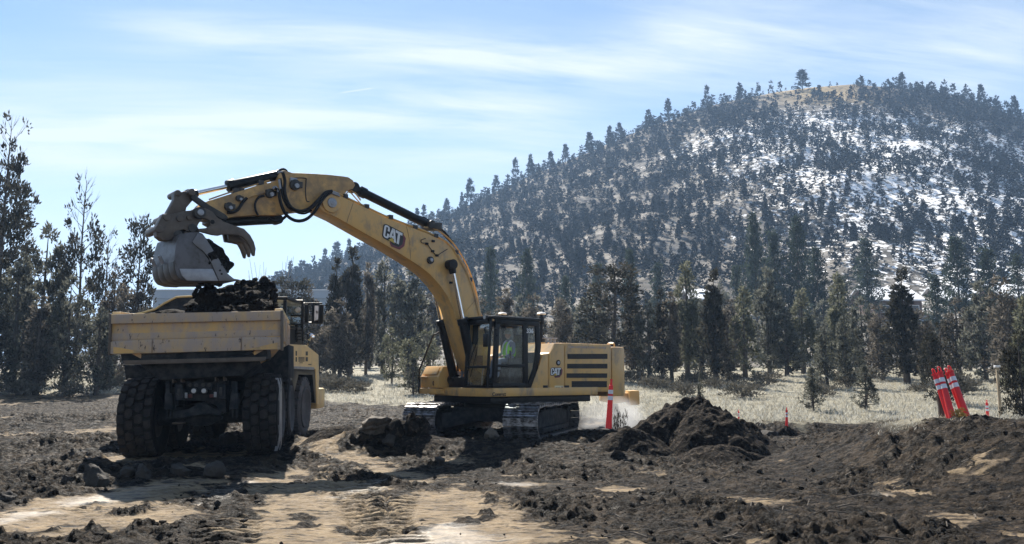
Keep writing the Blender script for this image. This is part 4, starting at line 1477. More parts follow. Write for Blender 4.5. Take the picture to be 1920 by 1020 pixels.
# big looping hoses between boom and stick
HZ = lambda pts, l: El(zoom(pts, 360, 310, 6.857), l)
for pts, l, r in (([(1060, 290), (1110, 330), (1140, 480), (1200, 620), (1290, 695), (1390, 715), (1490, 680), (1580, 590), (1650, 480), (1720, 390), (1800, 340)], .40, .040),
                  ([(1130, 170), (1150, 300), (1190, 450), (1260, 550), (1380, 590), (1500, 560), (1600, 470), (1690, 380), (1790, 335)], .36, .040),
                  ([(1165, 90), (1195, 200), (1190, 330), (1230, 470), (1300, 560), (1420, 590), (1540, 540), (1640, 430), (1720, 350), (1800, 330)], .43, .040),
                  ([(1225, 600), (1200, 660), (1120, 715), (1040, 715), (980, 680)], .36, .034), ([(1280, 560), (1360, 610), (1450, 620), (1540, 580)], .33, .022),
                  ([(930, 390), (860, 410), (812, 490), (820, 580), (850, 640)], .30, .026), ([(705, 420), (650, 480), (590, 570), (520, 605), (455, 605)], .30, .034)):
    MB().tube(HZ(pts, l), r, n=8, res=4).build('hose', 'hose', st)
for pts in ([(1100, 95), (1155, 90), (1180, 160), (1200, 235)], [(1040, 300), (1075, 275), (1110, 340)], [(1120, 180), (1135, 300)], [(1770, 325), (1890, 370)], [(1780, 345), (1900, 395)]):
    MB().tube(HZ(pts, .41), .028, n=7, res=3).build('fitting', 'pale_steel', st)


def ram(px_a, px_b, px_c, l, rb, rr, name, parent, l2=None, cap=True):
    """hydraulic cylinder: barrel from a to b, rod from b to c"""
    l2 = l if l2 is None else l2
    a, b, c = E(*px_a, l), E(*px_b, (l + l2) / 2), E(*px_c, l2)
    a, c = Vector(a), Vector(c)
    t = (Vector(b) - a).dot(c - a) / (c - a).length_squared
    b = a + (c - a) * t
    d = (c - a).normalized()
    m = MB().cyl(a, b, rb, n=20).cyl(b - d * .16, b, rb * 1.22, n=20).cyl(a, a + d * .1, rb * 1.1, n=20)
    m.cyl(a - Vector((0, rb * 1.2, 0)), a + Vector((0, rb * 1.2, 0)), rb * 1.15, n=16)
    o = m.build(name, 'black_paint', parent, bevel=.006)
    MB().cyl(b + d * .002, c, rr, n=16).build('rod', 'chrome', o, smooth=True)
    if cap:
        MB().cyl(c - Vector((0, rr * 1.9, 0)), c + Vector((0, rr * 1.9, 0)), rr * 2.2, n=16).cyl(c - d * rr * 4, c - d * .01, rr * 1.5, rr * 1.9, n=16).build('rod_eye', 'black_paint', o, bevel=.006)
    return o


ram((889, 706), (862, 599), (846, 496), .47, .125, .062, 'lift_cylinder', EX)
ram((852, 712), (822, 601), (806, 505), -.42, .125, .062, 'lift_cylinder', EX)
ram((806, 423), (675, 358), (662, 352), .06, .115, .06, 'stick_cylinder', EX)
ram((527, 327), (425.5, 347), (352, 366), .0, .115, .055, 'bucket_cylinder', EX)
ram((519, 412), (420, 417), (406, 418), .0, .10, .05, 'thumb_cylinder', EX)
p = E(804, 419, .06)
MB().box((p[0] - .30, -.14, p[2] - .16), (p[0] + .12, .26, p[2] + .02)).build('valve', 'dark_steel', bo, bevel=.01)
MB().tube(El([(715, 376), (745, 392), (775, 402), (802, 412), (830, 432), (850, 455)], .1), .026, n=6).build('hose', 'hose', bo)

# quick coupler, links, thumb and bucket
Z2 = lambda pts: zoom(pts, 260, 300, 3.923)
lk = MB()
for l0, l1 in ((.34, .25), (-.25, -.34)):
    slab(lk, Z2([(380, 225), (405, 222), (432, 268), (520, 330), (640, 400), (660, 425), (635, 440), (600, 428), (470, 345), (390, 285)]), l0, l1)
lk.build('guide_link', 'dark_steel', EX, bevel=.012)
lk = MB()
slab(lk, Z2([(262, 235), (285, 225), (310, 235), (390, 222), (405, 245), (395, 300), (352, 350), (345, 385), (290, 395), (245, 400), (200, 400), (262, 290)]), .22, .02)
slab(lk, Z2([(262, 235), (285, 225), (310, 235), (390, 222), (405, 245), (395, 300), (352, 350), (290, 395), (200, 400), (262, 290)]), -.1, -.26)
c0, c1 = E(*Z2([(385, 240)])[0], .3), E(*Z2([(285, 245)])[0], .2)
lk.cyl((c0[0], -.36, c0[2]), (c0[0], .38, c0[2]), .078, n=16).cyl((c1[0], -.28, c1[2]), (c1[0], .25, c1[2]), .07, n=16)
lk.build('power_link', 'brown_steel', EX, bevel=.012)
cp = MB()
slab(cp, Z2([(178, 395), (250, 398), (330, 375), (415, 368), (470, 380), (470, 430), (440, 470), (420, 520), (372, 530), (330, 510), (290, 520), (262, 560), (238, 590), (175, 590), (138, 560), (125, 500)]), .36, .12)
slab(cp, Z2([(178, 395), (250, 398), (330, 375), (415, 368), (470, 380), (470, 430), (440, 470), (372, 530), (290, 520), (238, 590), (175, 590), (138, 560), (125, 500)]), -.1, -.34)
cb = cp.build('quick_coupler', 'brown_steel', EX, bevel=.014)
for (x, y, r) in ((400, 500, .11), (295, 548, .11), (305, 430, .08), (375, 420, .07), (210, 420, .09), (155, 505, .10)):
    v = E(*Z2([(x, y)])[0], .40)
    MB().cyl((v[0], -.36, v[2]), (v[0], .40, v[2]), r * .85, n=18).build('pin', 'dark_steel' if r > .1 else 'brown_steel', cb, bevel=.012)
th = MB()
TH = [(425, 365), (455, 352), (500, 356), (545, 380), (575, 418), (620, 450), (700, 480), (775, 505), (820, 550), (848, 600), (862, 650), (856, 706), (843, 700), (822, 640), (800, 600), (775, 572), (735, 552),
      (680, 548), (630, 545), (590, 555), (545, 550), (490, 535), (440, 522), (440, 505), (500, 500), (528, 480), (520, 440), (470, 425), (430, 410)]
for l0, l1 in ((.46, .36), (-.34, -.44)):
    slab(th, Z2(TH), l0, l1)
tb = th.build('thumb', 'brown_steel', EX, bevel=.012)
tn = [(680, 480), (775, 505), (820, 550), (848, 600), (862, 650), (856, 706), (843, 700), (822, 640), (800, 600), (760, 590), (700, 580)]
for l0 in (.20, -.06):
    m = MB()
    P = El(Z2(tn), .46)
    m.prism([(a, l0, c) for a, b, c in P], [(a, l0 - .09, c) for a, b, c in P])
    m.build('tine', 'brown_steel', tb, bevel=.012)
P = El(Z2([(560, 400), (700, 485), (780, 515), (790, 540), (700, 515), (560, 440)]), .46)
MB().prism([(a, .355, c) for a, b, c in P], [(a, -.335, c) for a, b, c in P]).build('thumb_plate', 'brown_steel', tb, bevel=.01)
v = E(*Z2([(450, 388)])[0], .46)
MB().cyl((v[0], -.5, v[2]), (v[0], .50, v[2]), .125, n=20).build('pin', 'dark_steel', tb, bevel=.015)
MB().cyl((v[0], .50, v[2]), (v[0], .53, v[2]), .07, n=16).build('pin_cap', 'pale_steel', tb, bevel=.008)
v = E(*Z2([(542, 455)])[0], .46)
MB().cyl((v[0], .455, v[2]), (v[0], .466, v[2]), .05, n=14).build('pin_hole', 'black_paint', tb)

# bucket: side plates, wrapped back and floor, wear plates, lip
BL = .74
SIDE = Z2([(300, 545), (380, 532), (440, 530), (470, 540), (485, 560), (535, 640), (600, 745), (655, 835), (700, 872), (745, 880), (735, 886), (590, 892), (470, 892), (360, 888), (305, 870), (283, 845), (268, 800), (262, 745), (266, 690), (278, 610)])
bk = MB()
slab(bk, SIDE, BL, BL - .05)
P = El(SIDE, BL)
bk.prism([(a, -BL + .05, c) for a, b, c in P], [(a, -BL, c) for a, b, c in P])
back = Z2([(470, 540), (380, 532), (300, 545), (278, 610), (266, 690), (262, 745), (268, 800), (283, 845), (305, 870), (360, 888), (470, 892), (590, 892), (735, 886)])
P = [Vector(p) for p in El(back, BL)]
cen = sum((Vector(q) for q in El(SIDE, BL)), Vector()) / len(SIDE)
Q = [p + (cen - p).normalized() * .05 for p in P]
n = len(P)
V = []
for l in (BL - .051, -BL + .051):
    V += [(p.x, l, p.z) for p in P] + [(p.x, l, p.z) for p in Q]
Fc = []
for i in range(n - 1):
    Fc += [(i, i + 1, 2 * n + i + 1, 2 * n + i), (n + i + 1, n + i, 3 * n + i, 3 * n + i + 1)]
Fc += [(0, n, 3 * n, 2 * n), (n - 1, 2 * n - 1, 4 * n - 1, 3 * n - 1)]
bk.add(V, Fc)
BU = bk.build('bucket', 'bucket_steel', EX, bevel=.01)
# side cutter, pale wear plate, dark heel wear plates
slab(MB(), Z2([(395, 600), (440, 535), (470, 540), (485, 560), (535, 640), (600, 745), (655, 835), (700, 872), (742, 880), (700, 888), (592, 890), (575, 850), (545, 780), (515, 715), (470, 665), (420, 630)]), BL + .035, BL + .002).build('side_cutter', 'cutter_steel', BU, bevel=.008)
slab(MB(), Z2([(300, 800), (545, 801), (585, 889), (355, 886), (318, 850)]), BL + .028, BL + .002).build('wear_plate', 'pale_steel', BU, bevel=.006)
for k in range(4):
    a = .735 - k * .37
    m = MB()
    P = [Vector(p) for p in El(Z2([(262, 745), (268, 800), (283, 845), (305, 870), (360, 888), (450, 892)]), BL)]
    m.prism([(p.x, a, p.z) for p in P] + [((p.x + (cen.x - p.x) * -.03), a, p.z + (cen.z - p.z) * -.03) for p in P[::-1]], [(p.x, a - .352, p.z) for p in P] + [((p.x + (cen.x - p.x) * -.03), a - .352, p.z + (cen.z - p.z) * -.03) for p in P[::-1]])
    m.build('heel_plate', 'dark_steel', BU, bevel=.008)
for (x, y) in ((598, 812), (610, 838), (612, 770), (632, 790), (650, 815)):
    v = E(*Z2([(x, y)])[0], BL + .036)
    MB().cyl((v[0], BL + .03, v[2]), (v[0], BL + .05, v[2]), .022, n=8).build('bolt', 'black_paint', BU)
ear = MB()
for l0, l1 in ((.30, .22), (-.22, -.30)):
    slab(ear, Z2([(262, 560), (300, 520), (330, 545), (372, 480), (420, 470), (445, 510), (450, 545), (300, 600), (262, 700), (240, 700)]), l0, l1)
ear.build('bucket_ear', 'brown_steel', BU, bevel=.01)
for (x, y, l) in ((160, 700, -.45), (240, 680, .1)):
    v = Vector(E(*Z2([(262, 690)])[0], BL))
    MB().tube([(v.x + .02, l - .05, v.z - .15), (v.x + .10, l - .05, v.z), (v.x + .10, l + .05, v.z), (v.x + .02, l + .05, v.z - .15)], .02, n=6).build('lifting_eye', 'pale_steel', BU)

# ---- upper structure: sill frame, cab, engine housing, counterweight
zs0, zs1 = 1.13, 1.335
fr = MB()
fr.ex([(1.60, .42), (1.58, 1.10), (1.36, 1.50), (-2.50, 1.50), (-2.50, -1.50), (1.30, -1.50), (1.45, -.42)], 2, zs0 - .02, zs1 - .004)
fb = fr.build('sill_frame', 'yellow_paint', EX, bevel=.02)
MB().box((-2.4, -1.3, .92), (1.3, 1.3, zs0 - .022)).build('belly_frame', 'black_paint', EX, bevel=.03)


def text(name, body, M, size, m, parent, ext=.002):
    c = bpy.data.curves.new(name, 'FONT')
    c.body = body
    c.size = size
    c.extrude = ext
    c.align_x = 'LEFT'
    c.offset = .004
    o = bpy.data.objects.new(name, c)
    me = bpy.data.meshes.new_from_object(o)
    bpy.data.objects.remove(o)
    me.materials.clear()
    me.materials.append(MATS[m])
    o = bpy.data.objects.new(name, me)
    COL.objects.link(o)
    o.parent = parent
    o.matrix_local = M
    return o


def on_left(px, py, l):
    """frame for writing on the machine's left side: text x runs towards the rear"""
    p = E(px, py, l)
    return Matrix.Translation(p) @ Matrix(((-1, 0, 0, 0), (0, 0, 1, 0), (0, 1, 0, 0), (0, 0, 0, 1)))


text('lettering', 'Connect', on_left(923, 742.5, 1.503), .13, 'logo_black', fb)

# engine housing
Lh = 1.46
HOOD = [(1012, 735), (1013, 690), (1017, 664), (1030, 662), (1040, 643.5), (1060, 643), (1146, 646), (1146, 735)]
P = El(HOOD, Lh)
hd = MB().prism(P, [(p[0], -1.46, p[2]) for p in P]).build('engine_housing', 'yellow_paint', EX, bevel=.03)
zt = E(1060, 643, Lh)[2]
s_f, s_b = E(1036, 700, Lh)[0], E(1146, 700, Lh)[0]
# doors are thin raised panels with a dark joint between
pn = [[(994, 733), (1019, 664), (1027, 664), (1027, 733)], [(1029.5, 733), (1029.5, 664.5), (1040.5, 646.5), (1057, 646.5), (1057, 733)], [(1059.5, 733), (1059.5, 648), (1144, 649.5), (1144, 733)]]
slabs = []
for k, pts in enumerate(pn):
    slabs.append(slab(MB(), pts, Lh + .022, Lh + .001).build('door_panel', 'yellow_paint', hd, bevel=.008))
MB().box((-.25, .9, zs1), (E(1012, 700, Lh)[0] + .05, Lh - .01, 2.0)).build('cab_rear_panel', 'yellow_paint', hd)
for (a, b, y0, y1) in ((1064, 1139, 663.5, 673), (1063.5, 1139, 682, 691), (1062.5, 1138.5, 700, 708.5), (1072, 1138, 714.5, 726)):
    vt = slab(MB(), [(a, y0), (b, y0), (b, y1), (a, y1)], Lh + .026, Lh + .0225).build('vent', 'black_paint', slabs[2])
    slab(MB(), [(a - 1, y0 - 1), (b + 1, y0 - 1), (b + 1, y0 - .05), (a - 1, y0 - .05)], Lh + .034, Lh + .0225).build('vent_lip', 'yellow_paint', vt)
    A0, A1 = E(a, y0, Lh + .024), E(b, y1, Lh + .024)
    g = MB()
    for k in range(3):
        z = A1[2] + (A0[2] - A1[2]) * (k + .6) / 3.2
        g.box((A1[0], Lh + .0262, z), (A0[0], Lh + .031, z + .010))
    g.build('louvre', 'dark_steel', vt)
slab(MB(), [(1064, 648), (1136, 650), (1136, 654), (1066, 652.5)], Lh + .026, Lh + .0225).build('vent', 'dusty_yellow', slabs[2])
o0, ox, oy = E(1032, 703, Lh + .0225), E(1050, 703, Lh + .0225), E(1033.2, 690, Lh + .0225)
wordmark(slabs[1], o0, ox - o0, oy - o0, (0, 1, 0), .003)
v = E(1046.5, 680, Lh + .0225)
MB().cyl((v[0], Lh + .02, v[2]), (v[0], Lh + .04, v[2]), .078, n=24).build('cap_ring', 'black_paint', slabs[1], bevel=.004)
MB().cyl((v[0], Lh + .04, v[2]), (v[0], Lh + .046, v[2]), .046, n=20).build('cap', 'pale_steel', slabs[1])
for (x, k) in ((1023, 0), (1063, 2)):
    slab(MB(), [(x - 4.3, 722.5), (x + 4.3, 722.5), (x + 4.3, 732.5), (x - 4.3, 732.5)], Lh + .036, Lh + .0225).build('latch', 'black_paint', slabs[k], bevel=.006)
sk = slab(MB(), [(1040, 723), (1056.5, 723), (1056.5, 733), (1040, 733)], Lh + .025, Lh + .0225).build('sticker', 'sticker', slabs[1])
slab(MB(), [(1040.5, 730), (1056, 730), (1056, 732.5), (1040.5, 732.5)], Lh + .027, Lh + .0252).build('sticker_band', 'sticker_red', sk)
slab(MB(), [(1052.5, 725), (1056, 725), (1056, 727.5), (1052.5, 727.5)], Lh + .027, Lh + .0252).build('sticker_band', 'sticker_red', sk)
for k in range(5):
    slab(MB(), [(1042 + k * 1.7, 726), (1043.2 + k * 1.7, 726), (1043.2 + k * 1.7, 728), (1042 + k * 1.7, 728)], Lh + .027, Lh + .0252).build('sticker_mark', 'black_paint', sk)
# hood top, exhaust, handrails
MB().box((s_b + .1, -1.2, zt + .002), (s_f - .5, .5, zt + .05)).build('hood_lid', 'yellow_paint', hd, bevel=.02)
MB().cyl((s_b + .7, -.6, zt), (s_b + .7, -.6, zt + .12), .07, n=14).build('exhaust_pipe', 'black_paint', hd, bevel=.006)
# counterweight: rounded block at the rear
cw = MB()
pl = []
for a in np.linspace(0, 1, 13):
    th_ = R(90) + a * R(180)
    c_, s_ = math.cos(th_), math.sin(th_)
    pl.append((s_b - .03 - .92 * abs(c_) ** .55 * (1 if c_ < 0 else 0), 1.475 * math.copysign(abs(s_) ** .45, s_)))
cw.ex(pl, 2, zs0 - .08, zt - .06)
cwo = cw.build('counterweight', 'yellow_paint', EX, bevel=.06)
for l in (1.0, -1.0):
    MB().tube([(s_b - .5, l - .12, zt - .07), (s_b - .5, l - .12, zt + .05), (s_b - .5, l + .12, zt + .05), (s_b - .5, l + .12, zt - .07)], .025, n=6).build('lifting_eye', 'yellow_paint', cwo)

# right-hand tool box, steps and handrail
bx = MB()
P = El([(788, 738), (790, 712), (800, 697), (834, 697), (836, 738)], -.62)
s1 = 1.62
tb_ = MB().ex([(.75, 1.32), (1.62, 1.32), (1.62, 1.62), (1.44, 1.92), (.75, 1.92)], 1, -1.5, -.62).build('tool_box', 'yellow_paint', EX, bevel=.02)
MB().box((.74, -1.5, 1.15), (1.70, -.62, 1.30)).build('step', 'yellow_paint', tb_, bevel=.015)
MB().box((1.625, -1.52, 1.60), (1.70, -1.1, 1.63)).build('step', 'yellow_paint', tb_, bevel=.008)
MB().prism([(1.605, -1.42, 1.68), (1.605, -.72, 1.68), (1.485, -.72, 1.88), (1.485, -1.42, 1.88)], [(1.625, -1.42, 1.69), (1.625, -.72, 1.69), (1.505, -.72, 1.89), (1.505, -1.42, 1.89)]).build('lid', 'yellow_paint', tb_, bevel=.006)
MB().tube([(1.622, -.85, 1.50), (1.65, -.83, 1.47), (1.65, -.83, 1.42), (1.622, -.85, 1.39)], .014, n=5).build('handle', 'black_paint', tb_)
MB().box((1.15, -.66, 1.93), (1.25, -.56, 2.02)).build('work_light', 'dark_steel', tb_, bevel=.008)
MB().tube(El([(786, 738), (786, 697), (790, 685), (811, 632), (818, 626), (840, 611)], -1.45), .028, n=7, res=3).tube(El([(840, 611), (858, 626), (866, 660)], -1.45), .028, n=7, res=3).build('handrail', 'black_paint', EX)
MB().box((-2.2, -1.46, zs1), (.7, -.5, 1.85)).build('right_platform', 'yellow_paint', EX, bevel=.03)

# boom foot, valves and hoses between the lift cylinders
MB().box((.1, -.42, zs1), (.75, .42, 1.9)).build('boom_foot_bracket', 'black_paint', EX, bevel=.03)
MB().box((.8, -.5, zs1 - .002), (1.35, .42, 1.62)).build('valve_block', 'black_paint', EX, bevel=.02)
for k in range(5):
    l = -.4 + k * .17
    MB().cyl((1.1, l, 1.62), (1.1, l, 1.78), .045, n=8).cyl((1.1, l, 1.70), (1.1, l, 1.74), .065, n=6).build('fitting', 'pale_steel', EX)
    MB().tube([(1.1, l, 1.76), (1.12, l, 2.0), (1.0, l * .8, 2.2 + .06 * k), (.75, l * .6, 2.1), (.6, l * .5, 1.8)], .032, n=6).build('hose', 'hose', EX)

# cab
CB = empty('cab', None, None)
CB.parent = EX
lc1, lc0 = 1.45, .46
zr, zf = 3.13, 1.34
# left side outline corners (x forward, z)
fA, fR = 1.36, -.20                     # A-pillar foot, rear foot
Lb = lambda x, y: E(x, y, lc1)
cz = lambda s, z: (s, z)
post = lambda mb, a, b, w, d, l: mb.prism([(a[0] - w, l, a[1]), (a[0] + w, l, a[1]), (b[0] + w, l, b[1]), (b[0] - w, l, b[1])], [(a[0] - w, l - d, a[1]), (a[0] + w, l - d, a[1]), (b[0] + w, l - d, b[1]), (b[0] - w, l - d, b[1])])
pA0, pA1 = Lb(929, 735), Lb(934, 606)
pB0, pB1 = Lb(986, 735), Lb(987, 606)
pC0, pC1 = Lb(1004, 735), Lb(1013, 606)
sA0, sA1, sB, sC1 = pA0[0], pA1[0], pB0[0], pC1[0]
frm = MB()
for l in (lc1, lc0 + .07):
    post(frm, (sA0 + .02, zf), (sA1, zr), .075, .07, l)
    post(frm, (sB, zf), (sB, zr), .085, .07, l)
    # rear post: slants out, then in again to a narrow foot
    a, b, c, d = E(1000, 735, lc1), E(1013, 672, lc1), E(1015, 645, lc1), E(1010, 607, lc1)
    e, f, g, h = E(986, 735, lc1), E(1001, 690, lc1), E(1006, 650, lc1), E(1004, 612, lc1)
    P = [(v[0], l, v[2]) for v in (e, a, b, c, d, h, g, f)]
    frm.prism(P, [(p[0], l - .07, p[2]) for p in P])
    frm.box((sC1 + .02, l - .07, zr - .14), (sA1 + .06, l, zr))
    frm.box((sB, l - .075, zf), (sA0 + .09, l + .004, zf + .12))
fo = frm.build('cab_frame', 'black_paint', CB, bevel=.012)
# front: posts, header, sill
sF0, sF1 = 1.50, 1.38
ft = MB()
ft.box((sA0, lc0, zf), (sF0 + .02, lc1 - .075, zf + .06))
ft.prism([(sF0, lc0 + .07, zf), (sF0 + .06, lc0 + .07, zf), (sF1 + .06, lc0 + .07, zr), (sF1, lc0 + .07, zr)], [(sF0, lc0, zf), (sF0 + .06, lc0, zf), (sF1 + .06, lc0, zr), (sF1, lc0, zr)])
ft.prism([(sF0 - .02, lc1 - .002, zf), (sF0 + .04, lc1 - .002, zf), (sF1 + .04, lc1 - .002, zr), (sF1 - .02, lc1 - .002, zr)], [(sF0 - .02, lc1 - .06, zf), (sF0 + .04, lc1 - .06, zf), (sF1 + .04, lc1 - .06, zr), (sF1 - .02, lc1 - .06, zr)])
ft.box((sF1 - .03, lc0, zr - .12), (sF1 + .065, lc1 - .08, zr))
zmid = E(900, 686, .9)[2]
ft.prism([(sF0 - .045, lc0 + .07, zmid - .06), (sF0 + .02, lc0 + .07, zmid - .06), (sF0 + .015, lc0 + .07, zmid), (sF0 - .05, lc0 + .07, zmid)], [(sF0 - .045, lc1 - .06, zmid - .06), (sF0 + .02, lc1 - .06, zmid - .06), (sF0 + .015, lc1 - .06, zmid), (sF0 - .05, lc1 - .06, zmid)])
ft.build('windshield_frame', 'black_paint', CB, bevel=.01)
MB().ex([(sC1 - .02, lc0 - .02), (sC1 - .02, lc1 + .03), (sF1 - .05, lc1 + .03), (sF1 + .10, lc1 - .1), (sF1 + .10, lc0 + .06), (sF1 + .02, lc0 - .02)], 2, zr + .001, zr + .085).build('roof', 'black_paint', CB, bevel=.03)
MB().box((sC1 + .15, lc0 + .1, zr + .086), (sF1 - .2, lc1 - .12, zr + .11)).build('roof_hatch', 'black_paint', CB, bevel=.01)
MB().box((sC1 + .0, lc0, zf), (sC1 + .06, lc1 - .08, zf + .95)).build('rear_wall', 'black_paint', CB)
MB().box((sC1 - .04, lc0, zf - .003), (sF0 - .02, lc1 - .078, zf + .05)).build('floor', 'black_paint', CB)
# glass
MB().prism([(sF0 + .01, lc0 + .075, zf + .07), (sF0 + .01, lc1 - .065, zf + .07), (sF1 + .01, lc1 - .065, zr - .125), (sF1 + .01, lc0 + .075, zr - .125)],
           [(sF0 + .016, lc0 + .075, zf + .07), (sF0 + .016, lc1 - .065, zf + .07), (sF1 + .016, lc1 - .065, zr - .125), (sF1 + .016, lc0 + .075, zr - .125)]).build('windshield', 'glass', CB)
dr = slab(MB(), [(933, 734), (983, 734), (983, 730), (937, 730)], lc1 + .012, lc1 - .03)
slab(dr, [(930, 688), (984, 688), (984, 683), (930, 683)], lc1 + .012, lc1 - .03)
door = dr.build('door', 'black_paint', CB, bevel=.006)
slab(MB(), [(935, 616), (983, 616), (983, 683), (932, 683)], lc1 - .02, lc1 - .026).build('door_window', 'glass', door)
slab(MB(), [(931, 689), (983, 689), (983, 730), (933, 730)], lc1 - .02, lc1 - .026).build('door_window', 'glass', door)
slab(MB(), [(934, 693), (940, 693), (940, 697), (934, 697)], lc1 + .035, lc1 + .013).build('handle', 'dark_steel', door, bevel=.005)
slab(MB(), [(990, 614), (1003.5, 614), (1005.5, 650), (1000, 689), (987, 722)], lc1 - .02, lc1 - .026).build('side_window', 'glass', CB)
P = [(E(x, y, lc1)[0], E(x, y, lc1)[2]) for x, y in ((935, 616), (983, 616), (983, 730), (932, 730))]
MB().ex(P, 1, lc0 + .03, lc0 + .036).build('side_window', 'glass', CB)
MB().ex([(E(x, y, lc1)[0], E(x, y, lc1)[2]) for x, y in ((990, 614), (1003, 614), (1004, 650), (998, 689), (989, 700))], 1, lc0 + .03, lc0 + .036).build('side_window', 'glass', CB)
MB().box((sC1 + .02, lc0 + .05, zf + .98), (sC1 + .026, lc1 - .1, zr - .15)).build('rear_window', 'glass', CB)
text('lettering', '336', on_left(987.2, 624, lc1 + .004), .165, 'white_paint', CB, .003)
# seat, console, levers
sx, sl = .34, .96
se = MB()
se.box((sx - .25, sl - .26, zf + .50), (sx + .28, sl + .26, zf + .64)).box((sx - .36, sl - .25, zf + .60), (sx - .22, sl + .25, zf + 1.22)).box((sx - .34, sl - .14, zf + 1.24), (sx - .25, sl + .14, zf + 1.44)).box((sx - .2, sl - .22, zf + .05), (sx + .22, sl + .22, zf + .50))
se.build('seat', 'seat_fabric', CB, bevel=.04)
for l in (sl - .38, sl + .30):
    c_ = MB().box((sx - .2, l, zf + .55), (sx + .35, l + .09, zf + .78)).build('console', 'dark_steel', CB, bevel=.02)
    MB().cyl((sx + .28, l + .045, zf + .78), (sx + .30, l + .045, zf + .98), .022, n=8).build('joystick', 'black_paint', c_)
MB().box((sF0 - .32, lc0 + .12, zf + .55), (sF0 - .27, lc0 + .36, zf + .85)).build('monitor', 'dark_steel', CB, bevel=.01)
for l in (.8, 1.05):
    MB().tube([(1.2, l, zf + .05), (1.18, l, zf + .4), (1.12, l, zf + .55)], .014, n=5).build('pedal_lever', 'pale_steel', CB)
# mirrors, lamps, wiper, grab rail
v = E(911, 638, 1.62)
MB().box((v[0] - .02, v[1] - .09, v[2] - .17), (v[0] + .03, v[1] + .09, v[2] + .17)).build('mirror', 'black_paint', CB, bevel=.02)
MB().tube([(sA1 + .02, lc1, zr - .25), (v[0], 1.6, zr - .24), (v[0], 1.62, v[2] + .12)], .014, n=5).build('mirror_arm', 'black_paint', CB)
for l in (lc0 + .02, lc1 - .1):
    MB().cyl((sF1 + .08, l, zr + .04), (sF1 + .17, l, zr + .04), .065, n=14).build('work_light', 'dark_steel', CB, bevel=.006)
    MB().cyl((sF1 + .17, l, zr + .04), (sF1 + .176, l, zr + .04), .052, n=14).build('lamp_lens', 'lens', CB)
MB().tube([(sF0 + .05, .6, zf + .3), (sF0 + .02, .75, zf + .8), (sF1 + .06, .95, zf + 1.3)], .012, n=5).build('wiper', 'black_paint', CB)
MB().tube([(sA0 + .10, lc1 + .02, zf + .25), (sA0 + .12, lc1 + .09, zf + .3), (sA1 + .10, lc1 + .09, zr - .5), (sA1 + .08, lc1 + .02, zr - .45)], .016, n=6).build('grab_rail', 'black_paint', CB)
# satellite antennas and hood fittings
for (x, y0, y1, l, s_) in ((942, 590, 640, -1.1, None), (1015, 590, 650, .35, None)):
    a, b = E(x, y1, l), E(x, y0, l)
    m = MB().cyl(a - Vector((0, 0, .6)), b, .045, n=10).cyl(b - Vector((0, 0, .28)), b - Vector((0, 0, .06)), .075, n=12)
    an = m.build('antenna_mast', 'black_paint', EX, bevel=.004)
    MB().lathe([(0, .13), (.03, .14), (.06, .11), (.075, .04)], 2, 20, tuple(b)).build('antenna', 'white_paint', an, smooth=True)
a = E(1031, 642, .6)
for k in range(3):
    MB().cyl((a[0] - .18 + .16 * k, .6, a[2] - .1), (a[0] - .18 + .16 * k, .6, a[2] + .12), .035, n=8).build('beacon_post', 'pale_steel', hd)
MB().box((a[0] - .26, .55, a[2] + .1), (a[0] + .24, .65, a[2] + .14)).build('beacon_rack', 'pale_steel', hd)
MB().tube([(a[0] + .25, .5, zt - .1), (a[0] + .32, .5, zt + .25)], .018, n=5).build('hose_stub', 'pale_steel', hd)

# ---- undercarriage, slewed against the upper body
UROT = Matrix.Rotation(R(253 - 220), 4, 'Z')
MB().cyl((0, 0, .72), (0, 0, .92), .95, n=40).build('slew_ring', 'black_paint', EX, bevel=.01)
MB().box((-1.0, -1.0, .42), (1.0, 1.0, .80)).build('car_body', 'frame_mud', EX, bevel=.05).matrix_local = UROT
for sx_, sy_ in ((1, 1), (1, -1), (-1, 1), (-1, -1)):
    leg = MB().prism([(sx_ * .5, sy_ * .3, .42), (sx_ * .95, sy_ * .3, .42), (sx_ * .95, sy_ * .3, .78), (sx_ * .5, sy_ * .3, .78)], [(sx_ * 1.0, sy_ * 1.1, .25), (sx_ * 1.5, sy_ * 1.1, .25), (sx_ * 1.5, sy_ * 1.1, .65), (sx_ * 1.0, sy_ * 1.1, .65)])
    leg.build('car_body_arm', 'frame_mud', EX, bevel=.02).matrix_local = UROT
# belt path: idler in front, sprocket behind, sagging upper run
rw, half = .40, 2.02
path = []
for t in np.linspace(-half, half, 80):
    path.append((t, .09))
for a in np.linspace(-90, 90, 40)[1:-1]:
    path.append((half + rw * math.cos(R(a)), .49 + rw * math.sin(R(a))))
for t in np.linspace(half, -half, 80):
    path.append((t, .89 - .03 * math.cos(t * 3.0) ** 2))
for a in np.linspace(90, 270, 40)[1:-1]:
    path.append((-half + rw * math.cos(R(a)), .49 + rw * math.sin(R(a))))
path = np.array(path + [path[0]])
cum = np.concatenate([[0], np.cumsum(np.hypot(*np.diff(path, axis=0).T))])
NS = 50
pitch_ = cum[-1] / NS
sw = .45
m = MB().box((-pitch_ * .47, -sw, -.018), (pitch_ * .47, sw, .012))
for g, hgt in ((-.38, .045), (-.02, .03), (.34, .045)):
    m.box((g * pitch_ - .010, -sw + .002, .0121), (g * pitch_ + .014, sw - .002, .012 + hgt))
for bx_ in (-.16, .16):
    for g in (-.2, .16):
        m.cyl((g * pitch_, bx_, .0125), (g * pitch_, bx_, .03), .018, n=6)
shoe_me = link_mesh('track_shoe', m.v, m.f, 'track_steel')
shoe_data = shoe_me.data
bpy.data.objects.remove(shoe_me)
